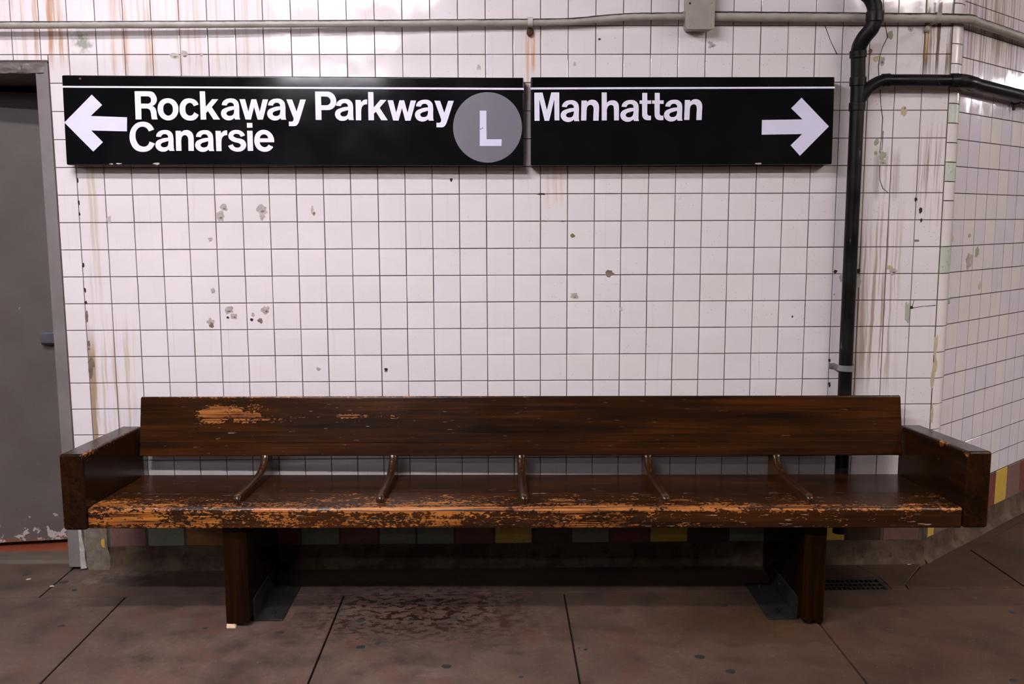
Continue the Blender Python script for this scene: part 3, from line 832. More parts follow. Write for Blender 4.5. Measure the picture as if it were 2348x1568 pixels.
# x, z on the wall, half sizes, what shows
CHIPS = [(-0.506, 1.496, 0.014, 0.014, 'grey'), (-0.5213, 1.4617, 0.0176, 0.0193, 'grey'), (-0.3558, 1.487, 0.0211, 0.0211, 'grey'), (-0.3552, 1.4594, 0.0105, 0.0123, 'grey'), (-0.5653, 1.3702, 0.0088, 0.0088, 'grey'), (-0.5643, 1.1642, 0.0088, 0.0105, 'grey'), (-0.5788, 1.0388, 0.014, 0.014, 'grey'), (-0.5757, 1.0281, 0.0088, 0.014, 'brown'), (-0.5047, 1.0863, 0.0193, 0.0158, 'grey'), (-0.4829, 1.0614, 0.014, 0.0123, 'grey'), (-0.5095, 1.0562, 0.0053, 0.0053, 'dark'), (-0.4072, 1.0663, 0.007, 0.0088, 'grey'), (-0.4133, 1.0468, 0.007, 0.0053, 'dark'), (-0.3555, 1.0856, 0.0158, 0.0176, 'grey'), (-0.3782, 1.0431, 0.0105, 0.0105, 'brown'), (-0.1485, 0.8434, 0.0079, 0.0079, 'grey'), (0.125, 0.84, 0.007, 0.007, 'dark'), (0.1248, 0.8328, 0.007, 0.0044, 'brown'), (0.8854, 1.3807, 0.0088, 0.0088, 'brown'), (1.0345, 1.2277, 0.0176, 0.0123, 'brown'), (0.8937, 1.1364, 0.0158, 0.0123, 'grey'), (1.084, 1.0823, 0.007, 0.007, 'grey'), (0.5138, 2.0362, 0.007, 0.0105, 'grey'), (0.8904, 2.0492, 0.007, 0.0088, 'grey'), (1.4279, 2.1202, 0.014, 0.0105, 'grey'), (1.4191, 2.1301, 0.007, 0.0053, 'grey'), (2.1991, 1.8666, 0.014, 0.0193, 'tan'), (2.2021, 1.8751, 0.0053, 0.0105, 'brown'), (2.1896, 1.2318, 0.0158, 0.0158, 'grey'), (2.1746, 1.246, 0.0123, 0.0088, 'tan'), (-1.0758, 1.2696, 0.0053, 0.0088, 'dark'), (-1.0752, 1.1699, 0.0044, 0.0105, 'dark'), (-1.0749, 1.119, 0.0053, 0.007, 'dark'), (-1.0749, 1.0642, 0.0061, 0.0211, 'brown'), (-1.0733, 0.9506, 0.0053, 0.0123, 'brown'), (-1.0745, 0.931, 0.0044, 0.0053, 'brown'), (-1.0694, 0.872, 0.0123, 0.0246, 'brown'), (-1.0716, 0.8379, 0.0088, 0.0263, 'brown'), (-1.0768, 1.6054, 0.0035, 0.0088, 'dark'), (-1.0773, 1.5166, 0.0035, 0.0088, 'dark'), (-1.0783, 1.4738, 0.0035, 0.007, 'dark'), (2.0968, 1.7479, 0.0105, 0.014, 'green'), (2.0954, 1.7035, 0.007, 0.007, 'green'), (2.1239, 1.6949, 0.0123, 0.0193, 'green'), (2.1253, 1.6675, 0.0123, 0.0105, 'grey'), (2.0811, 2.0699, 0.0123, 0.0123, 'tan'), (2.1024, 2.0599, 0.0123, 0.0176, 'grey'), (2.1319, 2.1596, 0.0105, 0.0158, 'green'), (2.2557, 1.0624, 0.0105, 0.0457, 'green'), (2.2742, 1.0838, 0.007, 0.007, 'dark'), (1.9527, 1.2328, 0.007, 0.007, 'dark'), (2.047, 1.2341, 0.007, 0.0088, 'dark'), (1.9788, 1.2061, 0.007, 0.0158, 'green'), (2.0507, 1.1916, 0.0105, 0.0211, 'grey'), (1.9532, 1.1388, 0.0035, 0.0044, 'grey'), (1.7852, 1.0486, 0.0035, 0.0044, 'dark'), (2.0556, 2.0966, 0.007, 0.0123, 'brown'), (2.2083, 2.1828, 0.0123, 0.0105, 'grey'), (2.3804, 0.9214, 0.007, 0.0492, 'tan'), (2.383, 0.8434, 0.0088, 0.0351, 'tan'), (2.3771, 0.7888, 0.0088, 0.0439, 'tan'), (2.382, 0.6383, 0.0053, 0.0421, 'tan'), (-0.6714, 2.0818, 0.0176, 0.0123, 'grey'), (-0.6341, 2.085, 0.0158, 0.0158, 'grey'), (-0.5664, 2.085, 0.007, 0.007, 'grey'), (-0.9625, 1.4511, 0.0088, 0.0158, 'grey'), (0.401, 1.6032, 0.0053, 0.007, 'dark'), (0.9872, 2.1435, 0.0053, 0.0035, 'dark'), (2.2667, 1.5205, 0.0053, 0.0088, 'dark'), (2.2885, 1.477, 0.007, 0.0123, 'dark'), (2.2925, 1.4369, 0.0044, 0.0088, 'dark'), (2.2792, 1.3548, 0.0088, 0.0053, 'brown'), (0.7606, 1.5456, 0.0158, 0.0035, 'dark'), (0.766, 1.4385, 0.014, 0.0035, 'brown'), (0.8448, 1.4382, 0.0105, 0.0035, 'brown'), (1.9492, 0.7658, 0.0044, 0.0105, 'dark'), (1.9449, 0.8677, 0.0053, 0.007, 'dark'), (-0.1548, 1.4864, 0.0044, 0.0158, 'grey'), (-0.1484, 1.4708, 0.0044, 0.007, 'brown')]
RCHIPS = [(0.282, 1.2628, 0.0302, 0.0341, 'grey'), (0.3553, 1.2998, 0.0173, 0.0227, 'green'), (0.0971, 1.3599, 0.0216, 0.0189, 'tan'), (0.1066, 1.1037, 0.013, 0.0133, 'green'), (0.4038, 1.1527, 0.0108, 0.0152, 'tan'), (0.2707, 1.3718, 0.013, 0.0076, 'grey')]
CRACKS = [[(2.0961, 2.2915), (2.1094, 2.196), (2.1203, 2.1513), (2.1016, 2.1099), (2.0929, 2.0766), (2.0893, 2.0432), (2.0931, 2.0014)], [(2.1008, 1.9511), (2.1076, 1.8837), (2.1166, 1.8414), (2.1152, 1.7649), (2.1111, 1.7052)], [(2.1137, 1.6538), (2.1162, 1.6022), (2.1304, 1.5642), (2.1523, 1.5486)], [(1.8722, 2.1927), (1.8969, 2.1349), (1.9231, 2.0867)], [(2.1209, 1.7905), (2.1195, 1.7137)], [(2.2742, 1.0838), (2.2816, 1.1141)], [(2.2743, 1.082), (2.3224, 1.0889), (2.3706, 1.0923)]]
for i, (cx, cz, rx, rz, mk) in enumerate(CHIPS):
    chip(wall, cx, cz, rx, rz, M['chip' + mk], 100 + i)
    if mk == 'grey' and rx > 0.011:
        chip(wall, cx + 0.15 * rx, cz - 0.3 * rz, rx * 0.35, rz * 0.22, M['chipbrown'], 300 + i, y=-0.0011)
    if mk == 'hole':
        pass
for i, (s, z, rs, rz, mk) in enumerate(RCHIPS):
    chip(wr, s, z, rs, rz, M['chip' + mk], 500 + i, RW, y=-0.0016)
# cracks: thin dark threads running over the glaze right of the drain pipe
def crack(pts, wd=0.0011):
    V, F = [], []
    for i, (x, z) in enumerate(pts):
        a = pts[max(0, i - 1)]; b = pts[min(len(pts) - 1, i + 1)]
        d = Vector((b[0] - a[0], b[1] - a[1])).normalized()
        k = wd * (0.6 + 0.8 * random.Random(i).random())
        V += [(x - d.y * k, -0.0010, z + d.x * k), (x + d.y * k, -0.0010, z - d.x * k), (x - d.y * k, 0.003, z + d.x * k), (x + d.y * k, 0.003, z - d.x * k)]
    for i in range(len(pts) - 1):
        b = 4 * i
        F += [(b, b + 1, b + 5, b + 4), (b, b + 4, b + 6, b + 2), (b + 1, b + 3, b + 7, b + 5)]
    me = bpy.data.meshes.new('crack'); me.from_pydata(V, [], F)
    return link('crack', me, M['chipdark'], wall)
for c in CRACKS:
    crack(c)

# --- floor, ceiling, far wall
fl = structure('floor')
bm = bmesh.new(); box(bm, -6.0, 14.5, -9.4, 6.0, -0.12, -0.012)
bm_obj('joint_bed', bm, M['chipdark'], fl)
def slab(poly, g=0.0035, bev=0.0012):
    c = sum((Vector(p) for p in poly), Vector((0, 0))) / len(poly)
    bm = bmesh.new()
    n = len(poly)
    q = []
    for i in range(n):
        a, b, d = Vector(poly[i - 1]), Vector(poly[i]), Vector(poly[(i + 1) % n])
        e1 = (b - a).normalized(); e2 = (d - b).normalized()
        n1 = Vector((-e1.y, e1.x)); n2 = Vector((-e2.y, e2.x))
        k = (n1 + n2); k = k / max(0.2, k.dot(n1))
        q.append((b + k * g, b + k * (g + bev)))
    lo = [bm.verts.new((a.x, a.y, -0.02)) for a, b in q]
    mi = [bm.verts.new((a.x, a.y, -bev)) for a, b in q]
    hi = [bm.verts.new((b.x, b.y, 0)) for a, b in q]
    for A, B in ((lo, mi), (mi, hi)):
        for i in range(n):
            bm.faces.new((A[i], A[(i + 1) % n], B[(i + 1) % n], B[i]))
    bm.faces.new(hi)
    return bm_obj('slab', bm, M['floor'], fl)
JX = [-5.10, -4.25, -3.40, -2.55, -1.71, -0.865, -0.02, 0.836, 1.735]
JY = -0.285
CL0 = Vector((2.198, -0.238)); CD = Vector((EX.x, EX.y))          # cove joint along the right wall
def cl(t):
    p = CL0 + CD * t
    return (p.x, p.y)
for a, b in zip(JX, JX[1:]):
    slab([(a, -1.14), (b, -1.14), (b, JY), (a, JY)])
    slab([(a, -1.995), (b, -1.995), (b, -1.14), (a, -1.14)])
slab([(1.735, -1.14), (2.63, -1.14), (2.66, JY), (2.19, JY), (1.735, JY)])
slab([(2.63, -1.14), (3.5, -1.14), (3.5, JY), (2.66, JY)])
slab([(1.735, -1.995), (2.63, -1.995), (2.63, -1.14), (1.735, -1.14)])
slab([(2.63, -1.995), (3.5, -1.995), (3.5, -1.14), (2.63, -1.14)])
slab([(2.19, JY), (2.66, JY), cl(0.60), cl(0.0)])
slab([(2.66, JY), (3.5, JY), (3.5, 0.86), cl(0.60)])
slab([(3.5, -1.995), (14.4, -1.995), (14.4, 5.9), (9.435, 5.9), (3.5, 0.86)])
slab([(-5.9, -9.3), (14.4, -9.3), (14.4, -1.995), (-5.9, -1.995)])
# strip along the wall: left of the door post, under the bench, around the drain, and along the splayed wall
slab([(-5.1, JY), (-1.20, JY), (-1.205, 0.09), (-5.1, 0.09)])
slab([(-1.20, JY), (1.705, JY), (1.705, 0.03), (-1.205, 0.03)])
GX0, GX1, GY0, GY1 = 1.80, 2.128, -0.338, -0.155
slab([(1.705, GY1), (2.128, GY1), (2.06, 0.03), (1.705, 0.03)], 0.0005, 0.001)
slab([(1.705, JY), (1.80, JY), (1.80, GY1), (1.705, GY1)], 0.0005, 0.001)
slab([(2.128, GY1 - 0.13), (2.19, JY), cl(0.0), (2.40, 0.03), (2.06, 0.03), (2.128, GY1)], 0.001, 0.002)
w0 = RW(0.0, -0.03, 0); w1 = RW(7.0, -0.03, 0)
slab([cl(0.0), cl(6.9), (w1[0], w1[1]), (2.41, 0.03)], 0.002, 0.003)
# old gum trodden into the concrete
GUM = [(0.077, -0.526, 0.0153, 'gum'), (0.109, -0.738, 0.017, 'gum'), (0.41, -0.881, 0.017, 'gum'), (0.658, -0.356, 0.0136, 'gum'), (0.415, -0.496, 0.0153, 'gum2'), (0.387, -0.548, 0.0102, 'gum2'), (0.165, -0.71, 0.0102, 'gum'), (0.652, -0.956, 0.0085, 'gum'), (0.874, -0.771, 0.0085, 'gum'), (0.853, -0.758, 0.0051, 'gum'), (1.249, -0.833, 0.0187, 'gum'), (1.328, -0.936, 0.017, 'gum'), (1.433, -0.423, 0.0153, 'gum'), (1.877, -0.592, 0.0085, 'gum'), (1.968, -0.63, 0.0136, 'gum2'), (2.482, -0.505, 0.0153, 'gum'), (1.786, -0.736, 0.0051, 'gum2'), (-1.369, -0.05, 0.0153, 'gum2'), (-1.175, -0.137, 0.0204, 'gum2'), (-1.096, -0.219, 0.0102, 'gum'), (-0.941, -0.42, 0.0085, 'gum2'), (-0.47, -0.575, 0.0085, 'gum'), (-0.995, -0.546, 0.0153, 'gum2'), (-0.196, -0.617, 0.017, 'gum2'), (0.243, -0.371, 0.0136, 'gum'), (0.048, -0.45, 0.0102, 'gum2'), (0.11, -0.489, 0.0119, 'gum2'), (0.34, -0.487, 0.0102, 'gum2'), (-0.898, -0.018, 0.0068, 'gum'), (-0.738, -0.308, 0.0068, 'gum2'), (2.204, -1.012, 0.0136, 'gum')]
for i, (gx, gy, gr, gk) in enumerate(GUM):
    r_ = random.Random(i)
    V = [(gx, gy, 0.0016)]; n = 11
    for q in (0, 1):
        for j in range(n):
            a = 2 * math.pi * j / n; k = (1 + r_.uniform(-.22, .22)) * (0.82 if q == 0 else 1.0)
            V.append((gx + gr * k * math.cos(a), gy + gr * 0.95 * k * math.sin(a), 0.0013 if q == 0 else -0.001))
    F = [(0, 1 + j, 1 + (j + 1) % n) for j in range(n)] + [(1 + j, 1 + n + j, 1 + n + (j + 1) % n, 1 + (j + 1) % n) for j in range(n)]
    me = bpy.data.meshes.new('gum_spot'); me.from_pydata(V, [], F)
    link('gum_spot', me, M[gk], fl)

ce = bmesh.new(); box(ce, -6.0, 14.5, -9.4, 6.0, Z_TOP, Z_TOP + 0.1)
o = bm_obj('ceiling', ce, M['ceil']); o['kind'] = 'structure'
ce = bmesh.new(); box(ce, -6.0, 12.5, -9.5, -9.4, -0.1, Z_TOP)
o = bm_obj('wall_front', ce, M['farwall']); o['kind'] = 'structure'

# --- steel door, ajar, with its frame
door = structure('door_1')
bm = bmesh.new(); box(bm, D_IN, D_OUT, -0.006, 0.055, 0.012, D_HEAD - 0.004, 0.004)
bm_obj('door_jamb', bm, M['jamb'], door)
bm = bmesh.new(); box(bm, D_L - 0.05, D_L, -0.006, 0.055, 0.0, D_HEAD - 0.004, 0.004)
bm_obj('door_jamb', bm, M['jamb'], door)
bm = bmesh.new(); box(bm, D_IN - 0.006, D_OUT - 0.012, 0.055, 0.42, 0.0, D_HEADB, 0.0)
bm_obj('door_reveal', bm, M['jamb'], door)
bm = bmesh.new(); box(bm, D_L - 0.05, D_L - 0.012, 0.055, 0.42, 0.0, D_HEADB, 0.0)
bm_obj('door_reveal', bm, M['jamb'], door)
# head of the frame: thick lumpy plaster over-painted grey
bm = bmesh.new()
nx, nz = 70, 9
x0, x1 = D_L - 0.05, D_OUT - 0.003
grid = []
for i in range(nx + 1):
    row = []
    for j in range(nz + 1):
        x = x0 + (x1 - x0) * i / nx
        zt = D_HEAD + 0.0015 * noise.noise(Vector((x * 30, 0, 3))); zb = D_HEADB + 0.0040 * noise.noise(Vector((x * 22, 5, 0))) + 0.001
        z = zb + (zt - zb) * j / nz
        y = -0.008 - 0.018 * max(0, noise.noise(Vector((x * 26, 2, z * 30)))) - 0.009 * noise.noise(Vector((x * 70, 7, z * 70)))
        if j in (0, nz) or i == nx:
            y = 0.002
        row.append(bm.verts.new((x, y, z)))
    grid.append(row)
for i in range(nx):
    for j in range(nz):
        bm.faces.new((grid[i][j], grid[i + 1][j], grid[i + 1][j + 1], grid[i][j + 1]))
backs = []
for i in (0, nx):
    backs.append([bm.verts.new((grid[i][0].co.x, 0.42, D_HEADB + 0.001)), bm.verts.new((grid[i][nz].co.x, 0.42, D_HEAD))])
bm.faces.new([g[0] for g in grid] + [backs[1][0], backs[0][0]])
bm.faces.new([g[nz] for g in grid][::-1] + [backs[0][1], backs[1][1]])
bm.faces.new((backs[0][0], backs[1][0], backs[1][1], backs[0][1]))
o = bm_obj('door_head', bm, M['lump'], door); auto_smooth(o, 50)
# leaf: hinged at the left, its right edge standing further in
LA = Vector((-2.095, 0.198, 0)); LB = Vector((-1.218, 0.326, 0))
ld = (LB - LA).normalized(); ln = Vector((-ld.y, ld.x, 0))
bm = bmesh.new()
def LP(a, d, z):
    p = LA + ld * a + ln * d
    return (p.x, p.y, z)
LW = (LB - LA).length
hexa(bm, [LP(0, 0, 0.024), LP(LW, 0, 0.024), LP(LW, 0.045, 0.024), LP(0, 0.045, 0.024), LP(0, 0, 1.985), LP(LW, 0, 1.985), LP(LW, 0.045, 1.985), LP(0, 0.045, 1.985)], 0.003)
bm_obj('door_leaf', bm, M['door'], door)
bm = bmesh.new()
ha = LW - 0.185
prof = [(0.0, 0.935), (-0.006, 0.916), (-0.022, 0.912), (-0.040, 0.922), (-0.045, 0.940), (-0.045, 0.962), (-0.040, 0.968), (0.0, 0.968)]
v0 = [bm.verts.new(LP(ha, d, z)) for d, z in prof]; v1 = [bm.verts.new(LP(ha + 0.14, d, z)) for d, z in prof]
bm.faces.new(v0); bm.faces.new(v1[::-1])
for i in range(len(prof)):
    bm.faces.new((v0[i], v0[(i + 1) % len(prof)], v1[(i + 1) % len(prof)], v1[i]))
o = bm_obj('door_handle', bm, painted('blue_grey_steel', (0.15, 0.15, 0.17), (0.12, 0.12, 0.135), 0.35, 20.0, 0.05, 0.5, 0.4), door); auto_smooth(o, 30)
bm = bmesh.new()
prism(bm, [(0.062, -0.012), (0.066, 0.004), (0.078, 0.015), (0.108, 0.021), (0.165, 0.021), (0.172, 0.006), (0.172, -0.012)], 'x', D_L, D_IN)
o = bm_obj('door_sill', bm, M['sill'], door)
bm = bmesh.new(); box(bm, D_L, D_IN, 0.172, 0.9, -0.012, 0.004)
bm_obj('quarry_tile_floor', bm, M['redfloor'], door)
bm = bmesh.new(); box(bm, D_L - 0.3, D_IN + 0.3, 0.9, 0.95, -0.01, 2.2)
box(bm, D_L - 0.08, D_L - 0.05, 0.42, 0.9, -0.01, 2.2); box(bm, D_IN + 0.0, D_IN + 0.03, 0.42, 0.9, -0.01, 2.2); box(bm, D_L - 0.1, D_IN + 0.1, 0.10, 0.95, D_HEAD, D_HEAD + 0.04)
bm_obj('store_wall', bm, M['dark'], door)

# ------------------------------------------------------------------ the bench
BO = Vector((0.669, -0.621, 0.0))
bench = thing('wooden_bench', 'long dark-varnished wooden bench with five low divider rails, worn orange along its front edge', 'bench', BO)
def BP(u, v, z):
    """bench coordinates: u along it, v back from its front edge"""
    return (0.99975 * u, -0.02227 * u + v, z)
def seat_z(v):
    return 0.450 - 0.0510 * v
SD = 0.525
SPL = 0.205                        # seam between the front and the rear seat board
def board(name, u0, u1, pr, mat, bevel, pick=None, segs=3, cuts=0, parent=None):
    """board with the (v, z) section pr = [bottom front, bottom back, top back, top front] between u0 and u1"""
    bm = bmesh.new()
    (a, b, c, d) = pr
    hexa(bm, [BP(u0, *a), BP(u1, *a), BP(u1, *b), BP(u0, *b), BP(u0, *d), BP(u1, *d), BP(u1, *c), BP(u0, *c)], bevel, segs, pick)
    o = bm_obj(name, bm, mat, bench if parent is None else parent)
    auto_smooth(o, 30)
    return o
bm = bmesh.new()
def bar(bm, u0, u1, pr, rad):
    """board with its own rounding for each of the four long edges: bottom front, bottom back, top back, top front"""
    pts = []
    n = 4
    for i in range(n):
        p = Vector(pr[i]); a = (Vector(pr[i - 1]) - p).normalized(); b = (Vector(pr[(i + 1) % n]) - p).normalized()
        r = rad[i]
        k = 4 if r > 0.004 else 1
        for j in range(k + 1):
            t = j / k
            q = (p + a * r) * (1 - t) ** 2 + p * 2 * t * (1 - t) + (p + b * r) * t * t
            pts.append(q)
    rows = []
    us = [u0 + (u1 - u0) * i / 24 for i in range(25)]
    e = 0.003
    for ui, uu in enumerate([us[0]] + us + [us[-1]]):
        sh = 1.0
        c = sum(pts, Vector((0, 0))) / len(pts)
        if ui == 0 or ui == len(us) + 1:
            ins = [c + (q - c) * (1 - e / max(0.02, (q - c).length)) for q in pts]
        else:
            ins = pts
            if ui == 1: uu = u0 + e
            if ui == len(us): uu = u1 - e
        rows.append([bm.verts.new(BP(uu, q.x, q.y)) for q in ins])
    m = len(pts)
    for A, B in zip(rows, rows[1:]):
        for j in range(m):
            bm.faces.new((A[j], A[(j + 1) % m], B[(j + 1) % m], B[j]))
    bm.faces.new(rows[0][::-1]); bm.faces.new(rows[-1])
def bar_obj(name, u0, u1, pr, rad, mat):
    bm = bmesh.new(); bar(bm, u0, u1, pr, rad)
    o = bm_obj(name, bm, mat, bench); auto_smooth(o, 30)
    return o
U = 1.5245
bar_obj('seat_board', -U, U, [(0.0, 0.3755), (SPL - 0.0006, seat_z(SPL) - 0.0745), (SPL - 0.0006, seat_z(SPL)), (0.0, 0.450)], (0.007, 0.001, 0.0016, 0.016), M['seat'])
bar_obj('seat_board', -U, U, [(SPL + 0.0006, seat_z(SPL) - 0.0745), (SD, seat_z(SD) - 0.0745), (SD, seat_z(SD)), (SPL + 0.0006, seat_z(SPL))], (0.001, 0.006, 0.010, 0.0016), M['seat'])
# back: two boards glued edge to edge, leaning towards the wall
def bk(t, d=0.0):
    """point on the back's face, t 0 bottom .. 1 top, d behind the face"""
    a, b = Vector((0.471, 0.5135)), Vector((0.518, 0.7465))
    n = Vector((b.y - a.y, -(b.x - a.x))).normalized()
    p = a.lerp(b, t) + n * d
    return (p.x, p.y)
TS = 0.225
bar_obj('backrest_board', -1.519, 1.517, [bk(0), bk(0, 0.042), bk(TS - 0.003, 0.042), bk(TS - 0.003)], (0.007, 0.006, 0.001, 0.0012), M['back'])
bar_obj('backrest_board', -1.519, 1.517, [bk(TS), bk(TS, 0.042), bk(1, 0.042), bk(1)], (0.0012, 0.001, 0.008, 0.008), M['back'])
# end slabs that serve as armrests
for s, u0, u1 in ((-1, -1.6110, -1.5275), (1, 1.5275, 1.6130)):
    z = 0.0 if s < 0 else 0.006
    bm = bmesh.new()
    hexa(bm, [BP(u0, -0.006, 0.371 + z), BP(u1, -0.006, 0.371 + z), BP(u1, 0.540, 0.346), BP(u0, 0.540, 0.346),
              BP(u0, -0.006, 0.644 + z), BP(u1, -0.006, 0.644 + z), BP(u1, 0.540, 0.6215), BP(u0, 0.540, 0.6215)], 0.011, 4)
    o = bm_obj('armrest', bm, M['arm'], bench); auto_smooth(o, 30)
# divider rails: low, rounded, sweeping up under the back
RAIL = [(0.064, 0.4400), (0.061, 0.456), (0.064, 0.466), (0.073, 0.4735), (0.090, 0.4755), (0.147, 0.4735), (0.246, 0.4700), (0.330, 0.4690), (0.385, 0.4705),
        (0.420, 0.4765), (0.443, 0.4860), (0.458, 0.4970), (0.468, 0.5100), (0.474, 0.5180), (0.536, 0.5150), (0.536, 0.4180)]
rails = []
for i, u in enumerate((-1.020, -0.508, 0.004, 0.508, 1.019)):
    if not rails:
        sec = []                   # cross sections from side to side give a round nose and a rounded crest
        m = len(RAIL)
        h = 0.0150
        V, F = [], []
        ks = 7
        for kq in range(ks):
            t = -1 + 2 * kq / (ks - 1)
            x = h * math.sin(t * math.pi / 2) if True else h * t
            drop = 0.0105 * (1 - math.sqrt(max(0, 1 - abs(math.sin(t * math.pi / 2)) ** 2.4)))
            for j, (v, z) in enumerate(RAIL):
                if 1 <= j <= 12:
                    a = Vector(RAIL[j - 1]); b = Vector(RAIL[j + 1])
                    d = (b - a).normalized(); nn = Vector((-d.y, d.x))   # outward of the crest
                    q = Vector((v, z)) - nn * drop
                else:
                    q = Vector((v + (drop if j == 0 else 0), z))
                V.append(BP(x, q.x, q.y))
        for kq in range(ks - 1):
            for j in range(m):
                F.append((kq * m + j, kq * m + (j + 1) % m, (kq + 1) * m + (j + 1) % m, (kq + 1) * m + j))
        F.append(tuple(range(m))[::-1]); F.append(tuple((ks - 1) * m + j for j in range(m)))
        bm = bmesh.new()
        vs = [bm.verts.new(p) for p in V]
        for f in F:
            bm.faces.new([vs[q] for q in f])
        o = bm_obj('divider_rail', bm, M['rail'], bench); auto_smooth(o, 50)
    else:
        o = rails[0].copy(); COL.objects.link(o); o.parent = bench
    o.location = BP(u, 0, 0)
    rails.append(o)
# slab legs with angle irons bolted to the floor
def leg(x0, x1, y0, y1, zt, side, seed):
    r_ = random.Random(seed)
    x0 -= BO.x; x1 -= BO.x; y0 -= BO.y; y1 -= BO.y
    bm = bmesh.new()
    foot = [(x0, 0.014), (x0 + 0.012, 0.010), (x0 + 0.03, 0.013), (x1 - 0.028, 0.011), (x1 - 0.014, 0.012), (x1, 0.026)]
    if side < 0:
        foot = [(x0, 0.020), (x0 + 0.016, 0.018), (x0 + 0.02, 0.007), (x0 + 0.034, 0.006), (x0 + 0.038, 0.018), (x1 - 0.026, 0.017), (x1 - 0.022, 0.005), (x1 - 0.008, 0.004), (x1, 0.016)]
    prism(bm, foot + [(x1, zt), (x0, zt)], 'y', y0, y1)
    bmesh.ops.bevel(bm, geom=[e for e in bm.edges if abs(e.verts[0].co.z - e.verts[1].co.z) > 0.2], offset=0.004, segments=2, profile=0.5, affect='EDGES')
    o = bm_obj('leg', bm, M['leg'], bench)
    # rear foot block that actually carries it
    bm = bmesh.new()
    box(bm, x0 + 0.012, x1 - 0.012, y0 + 0.06, y1 - 0.03, 0.0, 0.03, 0.002)
    bm_obj('foot_block', bm, M['leg'], o)
    # angle iron
    xs = x1 if side > 0 else x0
    k = side
    bm = bmesh.new()
    ya, yb = y0 + 0.045, y0 + 0.375
    prism(bm, [(xs, 0.0), (xs + k * 0.106, 0.0), (xs + k * 0.106, 0.006), (xs + k * 0.007, 0.007), (xs + k * 0.007, 0.088), (xs, 0.088)], 'y', ya, yb)
    bmesh.ops.bevel(bm, geom=[e for e in bm.edges], offset=0.0012, segments=1, profile=0.5, affect='EDGES')
    b = bm_obj('angle_iron', bm, M['iron'], bench)
    for yy, zz in ((ya + 0.055, None), (yb - 0.055, None), (ya + 0.20, 0.052)):
        bm = bmesh.new()
        if zz is None:
            cx = xs + k * 0.062
            tube(bm, [(cx, yy, 0.006), (cx, yy, 0.0145)], 0.010, 6)
            tube(bm, [(cx, yy, 0.0145), (cx, yy, 0.020), (cx, yy, 0.021)], [0.0045, 0.0045, 0.002], 8)
        else:
            tube(bm, [(xs + k * 0.006, yy, zz), (xs + k * 0.0135, yy, zz)], 0.0085, 6)
        bm_obj('bolt', bm, M['iron'], b)
leg(-0.396, -0.311, -0.568, -0.120, 0.365, 1, 3)
leg(1.667, 1.746, -0.597, -0.098, 0.365, -1, 4)
bm = bmesh.new()
hexa(bm, [(-0.017, -0.014, 0), (0.017, -0.016, 0), (0.015, 0.018, 0), (-0.014, 0.016, 0), (-0.019, -0.004, 0.0125), (0.010, -0.008, 0.010), (0.012, 0.018, 0.0115), (-0.013, 0.016, 0.0125)], 0.0015, 1)
o = bm_obj('wood_shim', bm, M['pale']); o.location = (-0.376, -0.566, 0.0)
tag(o, 'small pale wood shim wedged under the front of the bench\'s left leg', 'wood block')

